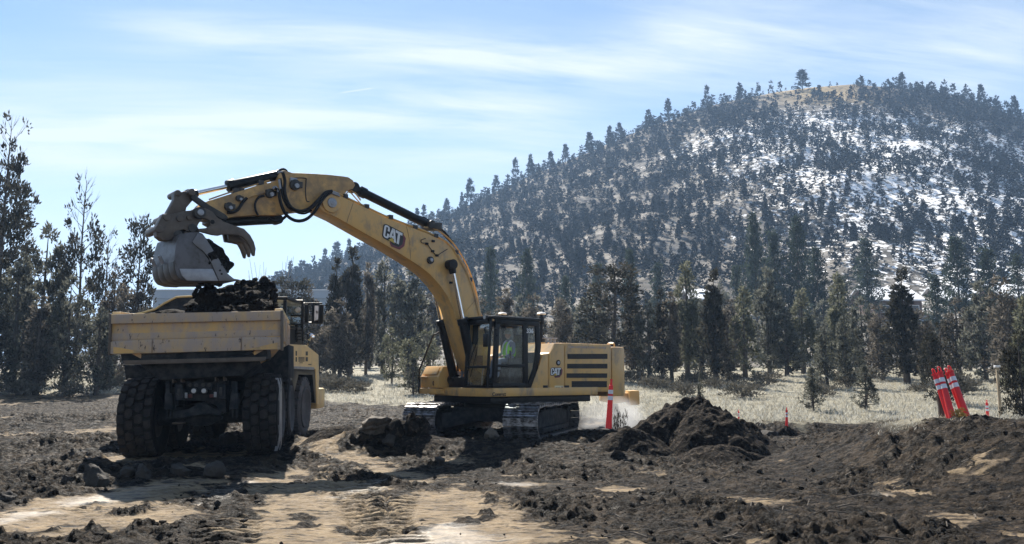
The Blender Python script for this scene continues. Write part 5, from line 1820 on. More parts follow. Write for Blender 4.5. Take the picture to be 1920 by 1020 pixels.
for side in (1, -1):
    TR_ = empty('track', None, None)
    TR_.parent = EX
    TR_.matrix_local = UROT @ Matrix.Translation((0, side * 1.37, 0))
    fr_ = MB()
    fr_.ex([(-1.75, .22), (1.65, .22), (1.72, .45), (1.6, .66), (.9, .74), (-.9, .74), (-1.7, .66)], 1, -.22, .22)
    fr_.box((-1.5, -.34, .18), (1.5, .34, .30))
    fr_.build('track_frame', 'frame_mud', TR_, bevel=.02)
    MB().lathe([(-.07, .20), (-.05, .36), (.05, .36), (.07, .20)], 1, 28, (half, 0, .49)).build('idler', 'frame_mud', TR_, bevel=.01)
    sp = MB().lathe([(-.24, .16), (-.2, .26), (-.05, .30), (-.04, .36), (.04, .36), (.05, .30), (.2, .26), (.24, .16)], 1, 28, (-half, 0, .49))
    sp.build('sprocket', 'frame_mud', TR_, bevel=.008)
    for k in range(8):
        MB().lathe([(-.2, .05), (-.18, .1), (.18, .1), (.2, .05)], 1, 14, (-1.4 + k * .4, 0, .20)).build('roller', 'frame_mud', TR_)
    for k in (-.6, .6):
        MB().lathe([(-.18, .05), (-.16, .08), (.16, .08), (.18, .05)], 1, 14, (k, 0, .78)).build('carrier_roller', 'frame_mud', TR_)
    ch = MB()
    for l in (-.11, .11):
        A_ = [(float(path[i][0]), float(path[i][1])) for i in range(0, len(path) - 1, 4)]
        nA = len(A_)
        In = [(x * .965, .49 + (z - .49) * .80) for x, z in A_]
        V = [(x, l - .03, z) for x, z in A_] + [(x, l - .03, z) for x, z in In] + [(x, l + .03, z) for x, z in A_] + [(x, l + .03, z) for x, z in In]
        Fc = []
        for i in range(nA):
            j = (i + 1) % nA
            Fc += [(i, j, nA + j, nA + i), (2 * nA + j, 2 * nA + i, 3 * nA + i, 3 * nA + j), (nA + i, nA + j, 3 * nA + j, 3 * nA + i), (i, 2 * nA + i, 2 * nA + j, j)]
        ch.add(V, Fc)
    ch.build('track_chain', 'dark_steel', TR_)
    for k in range(NS):
        d_ = k * pitch_
        i = min(np.searchsorted(cum, d_, side='right') - 1, len(path) - 2)
        f_ = (d_ - cum[i]) / (cum[i + 1] - cum[i])
        p = path[i] + (path[i + 1] - path[i]) * f_
        q = path[(i + 1)] - path[i]
        an = math.atan2(q[1], q[0])
        o = bpy.data.objects.new('track_shoe', shoe_data)
        COL.objects.link(o)
        o.parent = TR_
        # local x along travel, local z pointing outward from the belt
        o.matrix_local = Matrix.Translation((p[0], 0, p[1])) @ Matrix.Rotation(-an, 4, 'Y') @ Matrix.Rotation(R(180), 4, 'X')

# ---- operator in the cab
def skin_body(name, joints, edges, material, parent, levels=2):
    me = bpy.data.meshes.new(name)
    me.from_pydata([j[0] for j in joints], edges, [])
    o = bpy.data.objects.new(name, me)
    COL.objects.link(o)
    m = o.modifiers.new('skin', 'SKIN')
    m.use_smooth_shade = True
    for k, j in enumerate(joints):
        r_ = j[1] if isinstance(j[1], tuple) else (j[1], j[1])
        me.skin_vertices[0].data[k].radius = r_
    me.skin_vertices[0].data[0].use_root = True
    s = o.modifiers.new('sub', 'SUBSURF')
    s.levels = s.render_levels = levels
    dg = bpy.context.evaluated_depsgraph_get()
    me2 = bpy.data.meshes.new_from_object(o.evaluated_get(dg))
    bpy.data.objects.remove(o)
    me2.materials.clear()
    me2.materials.append(MATS[material])
    me2.name = name
    o = bpy.data.objects.new(name, me2)
    COL.objects.link(o)
    if parent:
        o.parent = parent
    return o


hx, hz = sx + .04, zf + .66                                   # hips on the seat
MO = ME @ Matrix.Translation((hx, sl, hz))
OP = empty('person', 'operator in a lime safety vest, grey sleeves and a cap, seated in the excavator cab', 'person', MO)
J = [((0, 0, .10), (.15, .17)), ((.02, 0, .28), (.13, .16)), ((.02, 0, .44), (.13, .18)), ((.02, 0, .56), (.07, .08)), ((.03, 0, .63), (.055, .06)),
     ((0, .18, .51), .065), ((.05, .25, .27), .05), ((.27, .22, .16), .04), ((.34, .20, .17), .036),
     ((0, -.18, .51), .065), ((.05, -.25, .27), .05), ((.27, -.24, .16), .04), ((.34, -.22, .17), .036),
     ((.08, .10, .04), .10), ((.46, .13, .06), .075), ((.52, .13, -.34), .055), ((.62, .13, -.40), .045),
     ((.08, -.10, .04), .10), ((.46, -.13, .06), .075), ((.52, -.13, -.34), .055), ((.62, -.13, -.40), .045)]
Ed = [(0, 1), (1, 2), (2, 3), (3, 4), (2, 5), (5, 6), (6, 7), (7, 8), (2, 9), (9, 10), (10, 11), (11, 12), (0, 13), (13, 14), (14, 15), (15, 16), (0, 17), (17, 18), (18, 19), (19, 20)]
skin_body('body', J, Ed, 'shirt', OP)
hdm = bmesh.new()
bmesh.ops.create_icosphere(hdm, subdivisions=3, radius=1)
for v in hdm.verts:
    x, y, z = v.co
    v.co = Vector((x * .098 + (.012 if x > .6 and abs(z) < .5 else 0), y * .076 * (1 - .18 * max(0, -z)), z * .118))
    if x > .85 and abs(y) < .25 and -.35 < z < .15:
        v.co.x += .022                                        # nose
me = bpy.data.meshes.new('head')
hdm.to_mesh(me)
hdm.free()
me.materials.append(MATS['skin'])
me.shade_smooth()
h_ = bpy.data.objects.new('head', me)
COL.objects.link(h_)
h_.parent = OP
h_.location = (.05, 0, .76)
h_.rotation_euler.z = R(25)
for s in (1, -1):
    MB().lathe([(-.012, .008), (0, .03), (.012, .02)], 1, 10, (0, s * .076, -.01)).build('ear', 'skin', h_, smooth=True)
    MB().lathe([(0, .004), (.004, .010), (.008, .004)], 0, 8, (.088, s * .032, .015)).build('eye', 'black_paint', h_)
MB().box((.090, -.022, -.052), (.097, .022, -.044)).build('mouth', 'sticker_red', h_)
MB().lathe([(-.005, .112), (.03, .112), (.07, .098), (.11, .055), (.125, .01)], 2, 22, (-.008, 0, .02)).build('cap', 'hat', h_, smooth=True)
MB().ex([(.05, -.08), (.14, -.06), (.175, 0), (.14, .06), (.05, .08)], 2, .025, .036).build('cap_brim', 'hat', h_)
vj = [((0, 0, .10), (.19, .21)), ((.02, 0, .28), (.18, .205)), ((.02, 0, .44), (.175, .215)), ((.01, .11, .545), (.085, .085)), ((.01, -.11, .545), (.085, .085))]
skin_body('vest', vj, [(0, 1), (1, 2), (2, 3), (2, 4)], 'vest', OP)
for s in (1, -1):
    MB().tube([(.15, s * .09, .12), (.175, s * .09, .3), (.14, s * .09, .48), (.02, s * .09, .60), (-.1, s * .09, .5)], .022, n=6).build('vest_band', 'reflective', OP)
    for k in range(4):
        b = Vector((.36, s * .21, .17)) + Vector((0, (k - 1.5) * .018, .01))
        MB().tube([b, b + Vector((.045, 0, .012)), b + Vector((.065, 0, -.02)), b + Vector((.05, 0, -.045))], .0095, n=5, res=2).build('finger', 'skin', OP)
    b = Vector((.345, s * .185, .175))
    MB().tube([b, b + Vector((.03, -s * .02, .015)), b + Vector((.055, -s * .01, -.01))], .011, n=5, res=2).build('thumb', 'skin', OP)

# soil clods held in the bucket
SB = []


def lump(c, r, seed, blocky=.5, n=3, sq=(1, 1, 1)):
    bm = bmesh.new()
    bmesh.ops.create_icosphere(bm, subdivisions=n, radius=1)
    rs = np.random.default_rng(seed)
    ph = rs.uniform(0, 6.28, 9)
    nm = [Vector(rs.normal(size=3)).normalized() for _ in range(9)]
    for v in bm.verts:
        d = v.co.normalized()
        k = 1.0
        for i, q in enumerate(nm):
            t = d.dot(q)
            if t > .62:
                k = min(k, (.62 + .14 * math.sin(ph[i])) / t) if blocky else k
        k += .07 * math.sin(5 * d.x + ph[0]) * math.sin(4 * d.y + ph[1]) + .05 * math.sin(9 * d.z + ph[2] + 3 * d.x) + rs.normal() * (.018 if n < 4 else .026)
        v.co = Vector((d.x * sq[0], d.y * sq[1], d.z * sq[2])) * (r * k)
    V = [Vector(c) + v.co for v in bm.verts]
    Fc = [tuple(v.index for v in f.verts) for f in bm.faces]
    bm.free()
    return V, Fc


sb = MB()
b0 = E(*Z2([(560, 650)])[0], .3)
for k, (x, y, l, r) in enumerate(((545, 640, .45, .30), (560, 640, .0, .30), (590, 720, .5, .33), (620, 720, -.1, .34), (650, 790, .45, .30), (680, 800, .0, .32), (690, 740, .25, .22), (560, 760, .3, .4), (600, 830, .2, .35), (575, 625, .3, .2), (560, 700, -.45, .36), (640, 790, -.4, .34))):
    c = ME @ Vector(E(*Z2([(x - 22, y)])[0], BL - .02))
    c = c - (ME.to_3x3() @ Vector((0, BL - .02 - l, 0)))
    sb.add(*lump(c, r, 300 + k, n=4))
so = sb.build('soil_clods', 'soil_dark', None, smooth=True, angle=40)
tag(so, 'black blocky soil bulging out of the raised excavator bucket', 'soil')
so.name = 'soil_load'

# ------------------------------------------------------------------ articulated dump truck
MT = Matrix.Translation((-7.10, 18.9, .03)) @ Matrix.Rotation(R(8.5), 4, 'Z') @ Matrix.Rotation(R(-1.9), 4, 'Y')     # local x right, y forward
TK = empty('dump_truck', 'dusty yellow articulated dump truck seen from behind, loaded with dark soil under the bucket', 'dump truck', MT)
TI = MT.inverted()


def T(px, py, y):
    return hit(px, py, MT, 1, y)


def Tl(pts, y):
    return [tuple(T(a, b, y)) for a, b in pts]


def tslab(mb, pts, y0, y1):
    P = Tl(pts, y0)
    return mb.prism(P, [(p[0], y1, p[2]) for p in P])


def wheel(loc, Rr=.90, w=.72, yaw=0, face=1, tread_n=22):
    """tyre with blocky tread, rim and hub; face is the side of the wheel that looks outward (local +x or -x)"""
    Wh = empty('wheel', None, None)
    Wh.parent = TK
    Wh.matrix_local = Matrix.Translation(loc) @ Matrix.Rotation(yaw, 4, 'Z')
    h = w / 2
    pr = [(-h * .78, .46), (-h * .98, .58), (-h * 1.06, .70), (-h * 1.0, .80), (-h * .90, Rr - .08), (-h * .5, Rr - .07), (h * .5, Rr - .07), (h * .90, Rr - .08), (h * 1.0, .80), (h * 1.06, .70), (h * .98, .58), (h * .78, .46)]
    ty = MB().lathe(pr, 0, 48).build('tyre', 'rubber' if face > -2 else 'dusty_rubber', Wh, smooth=True, angle=50)
    tr = MB()
    cols = [-.76, -.27, .27, .76]
    for c, u in enumerate(cols):
        for k in range(tread_n):
            a = 6.28319 * (k + (.5 if c % 2 else 0)) / tread_n
            da = 6.28319 / tread_n * .415
            wu = .215 * h if c in (0, 3) else .235 * h
            out = 1 if u > 0 else -1
            hexa = [(-wu, -.62 * da), (-.1 * wu, -1.05 * da), (wu, -.86 * da), (wu, .62 * da), (.1 * wu, 1.05 * da), (-wu, .86 * da)]
            if c in (0, 3):
                hexa = [(-wu, -.8 * da), (wu, -.95 * da), (wu * 1.0, .7 * da), (0, 1.0 * da), (-wu, .75 * da)] if out > 0 else [(-wu, -.95 * da), (wu, -.8 * da), (wu, .75 * da), (0, 1.0 * da), (-wu, .7 * da)]
            rr = Rr - (.022 if c in (0, 3) else 0.0)
            A = [(u * h + x, (Rr - .085) * math.cos(a + b), (Rr - .085) * math.sin(a + b)) for x, b in hexa]
            B = [(u * h + x * .9, rr * math.cos(a + b * .9), rr * math.sin(a + b * .9)) for x, b in hexa]
            tr.prism(A, B)
    tr.build('tread', 'tread_rubber', Wh)
    f = face if abs(face) == 1 else 1
    MB().lathe([(f * h * .80, .60), (f * h * 1.08, .585), (f * h * 1.10, .55), (f * h * .95, .46)], 0, 40).build('bead_ring', 'dusty_rubber', Wh, smooth=True)
    rm = MB().lathe([(-f * h * .8, .455), (f * h * .82, .46), (f * h * .90, .45), (f * h * .88, .41), (f * h * .45, .37), (f * h * .42, .24), (f * h * .60, .22), (f * h * .64, .12), (f * h * .66, .04)], 0, 36)
    rm.build('rim', 'dark_steel', Wh, smooth=True, angle=30)
    bt = MB()
    for k in range(14):
        a = 6.28319 * k / 14
        bt.cyl((f * h * .42, .30 * math.cos(a), .30 * math.sin(a)), (f * h * .50, .30 * math.cos(a), .30 * math.sin(a)), .018, n=6)
    bt.build('wheel_nut', 'dark_steel', Wh)['kind'] = 'stuff'
    return Wh


xl, xr = T(257, 777, -.6)[0], T(489, 770, -.6)[0]
wheel((xl, 0, .90), face=-1)
wheel((xr, 0, .90), face=1)
wheel((xl, 1.95, .90), face=-1)
wheel((xr, 1.95, .90), face=1)
# pale mud smeared down the flank of the right rear tyre
for k, (dx, pts) in enumerate(((0.015, [(.62, .45), (.80, .1), (.78, -.25), (.60, -.62), (.40, -.68), (.52, -.3), (.58, .1), (.50, .4)]),)):
    pass

# tail plate of the bed
yT = -1.62
C00, C10, C11, C01 = T(208, 664, yT), T(526, 655, yT), T(526, 582, yT), T(208, 590, yT)
x0, x1 = (C00[0] + C01[0]) / 2, (C10[0] + C11[0]) / 2
z0, z1 = (C00[2] + C10[2]) / 2, (C01[2] + C11[2]) / 2
hgt = z1 - z0
BD = empty('dump_bed', None, None)
BD.parent = TK
tg = MB().box((x0, yT + .06, z0), (x1, yT + .13, z1)).build('tail_plate', 'dirty_yellow', BD, bevel=.008)
MB().box((x0, yT - .02, z1 - .20), (x1, yT + .058, z1)).build('top_rail', 'dusty_yellow', BD, bevel=.012)
MB().box((x0, yT + .045, z0 + .29), (x1 * .0 + x1, yT + .0585, z1 - .40)).build('centre_panel', 'dusty_yellow', BD, bevel=.004)
for sx_ in (0, 1):
    a = x0 if sx_ == 0 else x1
    d = 1 if sx_ == 0 else -1
    q = MB()
    q.prism([(a, yT + .058, z0), (a + d * .80, yT + .058, z0), (a + d * .80, yT + .058, z0 + .30), (a, yT + .058, z0 + .27)], [(a, yT - .01, z0), (a + d * .80, yT + .03, z0), (a + d * .80, yT + .03, z0 + .24), (a, yT - .01, z0 + .24)])
    q.build('corner_plate', 'dusty_yellow', BD, bevel=.006)
    q = MB()
    q.prism([(a + d * .06, yT - .012, z0 + .01), (a + d * .74, yT + .028, z0 + .01), (a + d * .06, yT - .012, z0 + .15)], [(a + d * .06, yT - .018, z0 + .01), (a + d * .74, yT + .022, z0 + .01), (a + d * .06, yT - .018, z0 + .15)])
    q.build('wedge_plate', 'yellow_paint', BD)
    MB().box((min(a, a - d * .045), yT - .025, z0 - .02), (max(a, a - d * .045), yT + .16, z1 + .01)).build('end_plate', 'brown_steel', BD, bevel=.008)
MB().box((x0 + .82, yT + .02, z0), (x1 - .82, yT + .0582, z0 + .28)).build('lower_rail', 'dusty_yellow', BD, bevel=.008)
# bed: floor, flared sides, headboard with spill guard
wl = MB()
yF = 4.3
xm_ = (x0 + x1) / 2
for d, xe in ((-1, x0), (1, x1)):
    xf = T(541, 620, yF)[0] if d > 0 else 2 * xm_ - T(541, 620, yF)[0]
    A = [(xe - d * .10, yT + .132, z1 - .02), (xe - d * .02, yT + .132, z1 - .02), (xe - d * .02, yT + .132, z0 + .2), (xe - d * .55, yT + .132, z0 - .1), (xe - d * .63, yT + .132, z0 - .05), (xe - d * .10, yT + .132, z0 + .22)]
    B = [(xf - d * .10, yF, z1 + .10), (xf - d * .02, yF, z1 + .10), (xf - d * .02, yF, z0 + .1), (xf - d * .75, yF, z0 - .75), (xf - d * .83, yF, z0 - .70), (xf - d * .10, yF, z0 + .12)]
    wl = MB().prism(A, B)
    wl.build('side_wall', 'dirty_yellow', BD, bevel=.008)
    MB().prism([(xe - d * .14, yT + .14, z1 - .018), (xe + d * .03, yT + .14, z1 - .018), (xe + d * .03, yT + .14, z1 + .06), (xe - d * .14, yT + .14, z1 + .06)], [(xf - d * .14, yF, z1 + .102), (xf + d * .03, yF, z1 + .102), (xf + d * .03, yF, z1 + .18), (xf - d * .14, yF, z1 + .18)]).build('side_rail', 'cream_yellow', BD, bevel=.01)
    for k in range(4):
        y = yT + .6 + k * 1.3
        xk = xe + (xf - xe) * (y - yT) / (yF - yT)
        MB().box((min(xk - d * .03, xk + d * .06), y, z0 + .2), (max(xk - d * .03, xk + d * .06), y + .16, z1 - .03)).build('side_rib', 'dusty_yellow', BD, bevel=.008)
xm = (x0 + x1) / 2
MB().prism([(x0 + .56, yT + .132, z0 - .10), (x1 - .56, yT + .132, z0 - .10), (x1 - .56, yT + .132, z0 - .02), (x0 + .56, yT + .132, z0 - .02)], [(x0 + 1.1, yF, z0 - .74), (x1 - 1.1, yF, z0 - .74), (x1 - 1.1, yF, z0 - .66), (x0 + 1.1, yF, z0 - .66)]).build('bed_floor', 'frame_mud', BD, bevel=.008)
yH = 4.31
hb = [T(206, 600, yH)]
HB = [(226, 610), (252, 590), (290, 580), (331, 557), (395, 556), (470, 552), (505, 572), (528, 590), (528, 640), (470, 690), (290, 690), (226, 650)]
tslab(MB(), HB, yH, yH + .12).build('headboard', 'frame_mud', BD, bevel=.01)
MB().tube(Tl([(250, 590), (290, 580), (331, 557), (395, 556), (470, 552)], yH - .03), .032, n=6, res=2).build('spill_guard', 'cream_yellow', BD)
# tail lip under the plate and the sloping chute
tslab(MB(), [(226, 662), (500, 653), (502, 672), (498, 675), (232, 682), (228, 676)], yT + .15, yT + .75).build('tail_lip', 'frame_mud', BD, bevel=.015)
tslab(MB(), [(230, 676), (499, 669), (497, 677), (234, 684)], yT + .12, yT + .145).build('lip_edge', 'brown_steel', BD, bevel=.004)
c = MB()
A = Tl([(262, 683), (488, 677), (452, 704), (300, 712)], yT + .45)
B = [(p[0] * .82, 2.4, p[2] - .45) for p in A]
c.prism(A, B)
c.build('chute', 'frame_mud', BD, bevel=.02)
tslab(MB(), [(503, 654), (527, 654), (541, 646), (541, 708), (496, 708), (470, 700)], .3, 1.4).build('side_skirt', 'frame_mud', BD, bevel=.01)
tslab(MB(), [(232, 684), (262, 684), (300, 712), (290, 722), (236, 712)], .2, 1.4).build('side_skirt', 'frame_mud', BD, bevel=.01)

# rear frame between the tyres
CH = empty('rear_frame', None, None)
CH.parent = TK
yR = -1.02
b = tslab(MB(), [(327, 712), (345, 712), (349, 716), (399, 716), (405, 712), (424, 712), (424, 774), (408, 774), (407, 762), (392, 752), (330, 750)], yR + .25, yR + .6)
b.build('cross_member', 'frame_mud', CH, bevel=.02)
Zt = lambda pts: zoom(pts, 300, 660, 7.283)
MB_ = tslab(MB(), Zt([(360, 420), (470, 415), (470, 365), (490, 352), (585, 352), (600, 370), (600, 412), (712, 415), (712, 520), (660, 525), (655, 580), (440, 580), (435, 530), (375, 525)]), yR + .12, yR + .24)
lb = MB_.build('lamp_bracket', 'frame_mud', CH, bevel=.012)
for (x, y) in ((470, 530), (608, 530)):
    v = T(*Zt([(x, y)])[0], yR + .1)
    lm = MB().cyl((v[0], yR + .118, v[2]), (v[0], yR + .03, v[2]), .062, n=22).build('reversing_lamp', 'black_paint', CH, bevel=.006)
    MB().lathe([(0, .052), (-.012, .04), (-.016, .01)], 1, 22, (v[0], yR + .03, v[2])).build('lamp_lens', 'lens', lm, smooth=True)
for (x, y) in ((412, 450), (495, 455), (590, 450), (670, 450)):
    v = T(*Zt([(x, y)])[0], yR + .12)
    MB().cyl((v[0], yR + .119, v[2]), (v[0], yR + .085, v[2]), .04, n=14).build('bolt', 'dark_steel', CH, bevel=.004)
for pts in ([(335, 555), (372, 555), (372, 630), (335, 630)], [(735, 545), (772, 545), (772, 618), (735, 618)]):
    tslab(MB(), Zt(pts), yR + .08, yR + .11).build('reflector', 'pale_steel', CH, bevel=.004)
for pts in ([(385, 575), (435, 570), (435, 625), (385, 622)], [(675, 575), (728, 575), (728, 622), (675, 622)]):
    tslab(MB(), Zt(pts), yR + .13, yR + .18).build('tail_lamp', 'red_lens', CH, bevel=.006)
for pts in ([(192, 440), (305, 440), (322, 655), (215, 655)], [(775, 425), (897, 425), (897, 640), (785, 640)]):
    tslab(MB(), Zt(pts), yR, yR + .22).build('hinge_block', 'frame_mud', CH, bevel=.03)
for pts in ([(240, 500), (275, 500), (285, 580), (255, 600), (225, 575)], [(815, 480), (845, 480), (850, 580), (825, 600), (805, 560)]):
    tslab(MB(), Zt(pts), yR - .03, yR - .002).build('pivot_cap', 'dark_steel', CH, bevel=.008)
for pts in ([(120, 140), (165, 150), (182, 230), (187, 420), (165, 420), (158, 220)], [(255, 140), (275, 180), (298, 240), (300, 415), (280, 412), (272, 220)],
            [(722, 130), (742, 140), (760, 210), (768, 400), (748, 400), (740, 215)], [(838, 120), (858, 140), (875, 210), (880, 395), (862, 395), (858, 210)]):
    tslab(MB(), Zt(pts), yR - .1, yR + .2).build('hinge_plate', 'brown_steel', CH, bevel=.006)
for xs in ((65, 75, 130, 165, 60, 175), (965, 975, 1035, 1060, 950, 1070)):
    u = tslab(MB(), Zt([(xs[1], 400), (xs[2], 400), (xs[2], 560), (xs[3], 570), (xs[5], 780), (xs[4], 780), (xs[0], 570), (xs[1], 560)]), yR + .05, yR + .28).build('suspension_strut', 'frame_mud', CH, bevel=.04)
    for k in (0, 1):
        tslab(MB(), Zt([(xs[0] + 10 + k * 55, 785), (xs[0] + 40 + k * 55, 785), (xs[0] + 35 + k * 55, 895), (xs[0] + 15 + k * 55, 895)]), yR + .08, yR + .2).build('strut_lug', 'frame_mud', u, bevel=.02)
ax = tslab(MB(), Zt([(165, 820), (260, 800), (380, 780), (480, 720), (560, 700), (640, 710), (720, 760), (800, 785), (850, 800), (845, 850), (780, 860), (720, 850), (600, 850), (470, 872), (400, 880), (320, 905), (170, 910)]), yR + .22, yR + .5)
ax.build('link_beam', 'frame_mud', CH, bevel=.03)
tslab(MB(), Zt([(320, 910), (450, 870), (600, 860), (740, 862), (850, 880), (840, 920), (740, 960), (640, 1010), (460, 1012), (380, 975), (320, 945)]), -.35, .2).build('axle_housing', 'frame_mud', CH, bevel=.08)
va, vb = T(300, 778, -.1), T(460, 774, -.1)
for ya in (0, 1.95):
    MB().cyl((xl + .3, ya, .90), (xr - .3, ya, .90), .20, n=20).build('axle', 'frame_mud', CH, bevel=.01)
MB().box((-.5, -.6, 1.15), (-.28, 4.5, 1.55)).box((.28, -.6, 1.15), (.5, 4.5, 1.55)).build('chassis_rail', 'frame_mud', CH, bevel=.02)
tslab(MB(), Zt([(160, 965), (310, 965), (310, 985), (165, 985)]), -.5, -.2).build('step_bar', 'brown_steel', CH, bevel=.004)
for s in (-1, 1):
    MB().cyl((s * .62, .8, 1.0), (s * .75, 2.6, 1.85), .10, n=16).build('tip_cylinder', 'black_paint', CH, bevel=.006)

# tractor unit in front, built in world axes and carried by the truck
FU = empty('front_unit', None, None)
FU.parent = TK
FU.matrix_local = TI                                          # identity world frame


def X(px, py, xv):
    d = ray(px, py)
    t = xv / d.x
    return Vector((xv, d.y * t, CAM_H + d.z * t))


def Yp(px, py, yv):
    return at(px, py, yv)


xs = -6.18
pts = [X(a, b, xs) for a, b in ((539, 645), (575, 647), (597.5, 665), (598.5, 700), (598, 758), (594, 758), (592, 692), (562, 690), (547, 752), (540, 752))]
MB().prism([tuple(p) for p in pts], [(p.x - .16, p.y, p.z) for p in pts]).build('side_panel', 'cream_yellow', FU, bevel=.025)
pts = [X(a, b, xs - .165) for a, b in ((541, 646), (575, 648), (597, 666), (597, 700), (541, 700))]
MB().prism([tuple(p) for p in pts], [(p.x - 2.9, p.y, p.z) for p in pts]).build('hood', 'cream_yellow', FU, bevel=.03)
for (a, b, c_, d_) in ((554.5, 658, 557, 667), (554.5, 669.5, 557, 678), (573.5, 659, 577.5, 666.5), (573.5, 669.5, 577.5, 677.5)):
    for k in range(2):
        q = [X(a + (c_ - a) * (k * .52), b, xs + .006), X(a + (c_ - a) * (k * .52 + .44), b, xs + .006), X(a + (c_ - a) * (k * .52 + .44), d_, xs + .006), X(a + (c_ - a) * (k * .52), d_, xs + .006)]
        MB().prism([tuple(p) for p in q], [(p.x - .005, p.y, p.z) for p in q]).build('vent', 'dark_steel', FU)
for k in range(4):
    y_ = 669.5 + k * 2.3
    q = [X(560, y_, xs + .006), X(571, y_, xs + .006), X(571, y_ + 1.5, xs + .006), X(560, y_ + 1.5, xs + .006)]
    MB().prism([tuple(p) for p in q], [(p.x - .005, p.y, p.z) for p in q]).build('vent', 'dark_steel', FU)
for (a, b, c_, d_) in ((562, 679.5, 568, 681), (578.5, 682.5, 584, 684.5)):
    q = [X(a, b, xs + .006), X(c_, b, xs + .006), X(c_, d_, xs + .006), X(a, d_, xs + .006)]
    MB().prism([tuple(p) for p in q], [(p.x - .005, p.y, p.z) for p in q]).build('plate', 'brown_steel', FU)
# wheel arch: flared mudguard
q = [X(a, b, xs + .05) for a, b in ((551, 688), (589.5, 690), (591, 697), (593, 756), (590, 754), (586, 703), (560, 702), (547, 757), (541, 755))]
MB().prism([tuple(p) for p in q], [(p.x - .5, p.y, p.z) for p in q]).build('mudguard', 'black_paint', FU, bevel=.015)
q = [X(a, b, xs + .10) for a, b in ((552, 687), (589.5, 688.5), (589.5, 693.5), (552, 692))]
MB().prism([tuple(p) for p in q], [(p.x - .5, p.y, p.z) for p in q]).build('mudguard_lip', 'pale_steel', FU, bevel=.015)
# bumper with rounded ends
bm_ = X(604, 745, xs)
yb0, yb1 = X(594, 745, xs - .05).y, X(613, 745, xs - .05).y
zb0, zb1 = X(600, 766, xs).z, X(600, 728, xs).z
MB().ex([(xs - .03, yb0), (xs + .02, yb0 + .3), (xs - .05, yb1 - .3), (xs - .5, yb1), (xs - 2.8, yb1), (xs - 3.15, yb0)], 2, zb0, zb1).build('bumper', 'cream_yellow', FU, bevel=.08)
# front wheels
fc = (X(572, 763, xs + .02))
wf = wheel((0, 0, 0), .93, .72, 0, 1)
wf.matrix_local = TI @ Matrix.Translation((xs - .34, fc.y, X(572, 764, xs + .02).z)) @ Matrix.Rotation(R(1.5), 4, 'Z')
wf2 = wheel((0, 0, 0), .93, .72, 0, -1)
wf2.matrix_local = TI @ Matrix.Translation((xs - 2.85, fc.y, X(572, 764, xs + .02).z))
for ch in wf.children:
    if ch.name.startswith(('tyre', 'tread')):
        ch.data = ch.data.copy()
        ch.data.materials[0] = MATS['dusty_rubber']
# dried pale mud hanging down the flank of the right rear tyre
m = MB()
rs = random.Random(4)
hw = .36
for (y0, wdt) in ((-.42, .10), (-.18, .09)):
    n = 15
    L, Rt = [], []
    for k in range(n):
        t = k / (n - 1)
        z = .78 - 1.62 * t
        rad_ = math.hypot(y0, z)
        L.append((y0 - wdt * (.5 + .5 * math.sin(3.14 * t)) * rs.uniform(.7, 1.2), z))
        Rt.append((y0 + wdt * (.4 + .6 * math.sin(3.14 * t)) * rs.uniform(.7, 1.2), z))
    for k in range(n - 1):
        A = [L[k], Rt[k], Rt[k + 1], L[k + 1]]

        def xo(y, z):
            r_ = math.hypot(y, z)
            return xr + hw * (1.065 if r_ < .74 else 1.065 - (r_ - .74) * .9) + .012
        m.prism([(xo(y, z), y, z + .90) for y, z in A], [(xo(y, z) - .05, y, z + .90) for y, z in A])
m.build('mud_streak', 'pale_steel', TK)
# axle and frame of the tractor
MB().cyl((xs - .7, fc.y, fc.z), (xs - 2.5, fc.y, fc.z), .18, n=16).build('front_axle', 'frame_mud', FU)
MB().box((xs - 2.3, fc.y - 2.6, fc.z + .1), (xs - 1.0, fc.y + 2.2, fc.z + .55)).build('front_frame', 'frame_mud', FU, bevel=.03)
q = [X(a, b, xs + .02) for a, b in ((540, 762), (553, 762), (553, 795), (541, 792))]
MB().prism([tuple(p) for p in q], [(p.x - .5, p.y, p.z) for p in q]).build('fuel_tank', 'frame_mud', FU, bevel=.04)
# cab: dark frame and glass behind the bed
yc0, yc1 = 23.4, 25.4
xa, xb = Yp(500, 600, yc0).x - .9, Yp(569, 600, yc1).x
zc0, zc1 = 2.70, Yp(560, 563, yc0).z
cf = MB()
for x_ in (xa, xb - .09):
    for y_ in (yc0, yc1):
        cf.box((x_, y_, zc0), (x_ + .09, y_ + .09, zc1))
    cf.box((x_ + .001, yc0 + .05, zc0 + .50), (x_ + .088, yc1, zc0 + .58))
cf.box((xa + .05, yc0 + .001, zc0 + .50), (xb - .05, yc0 + .088, zc0 + .58))
cab2 = cf.build('cab_frame', 'black_paint', FU, bevel=.01)
MB().box((xa - .05, yc0 - .06, zc1 + .001), (xb + .05, yc1 + .15, zc1 + .10)).build('cab_roof', 'black_paint', FU, bevel=.02)
MB().box((xa + .02, yc0 + .03, zc0), (xb - .02, yc0 + .07, zc0 + .49)).build('cab_rear_wall', 'black_paint', FU)
MB().box((xb - .06, yc0 + .1, zc0), (xb - .02, yc1, zc0 + .49)).build('cab_door', 'black_paint', FU)
MB().box((xa + .1, yc0 + .04, zc0 + .59), (xb - .1, yc0 + .05, zc1)).build('rear_window', 'glass', FU)
MB().box((xb - .05, yc0 + .1, zc0 + .59), (xb - .04, yc1, zc1)).build('side_window', 'glass', FU)
MB().box((xa + .04, yc0 + .1, zc0 + .59), (xa + .05, yc1, zc1)).build('side_window', 'glass', FU)
MB().box((xa + .1, yc1 + .03, zc0 + .59), (xb - .1, yc1 + .04, zc1)).build('windshield', 'glass', FU)
MB().box((xa + .6, yc0 + .35, zc0 + .3), (xb - .7, yc0 + .5, zc0 + .85)).build('seat', 'seat_fabric', FU, bevel=.04)
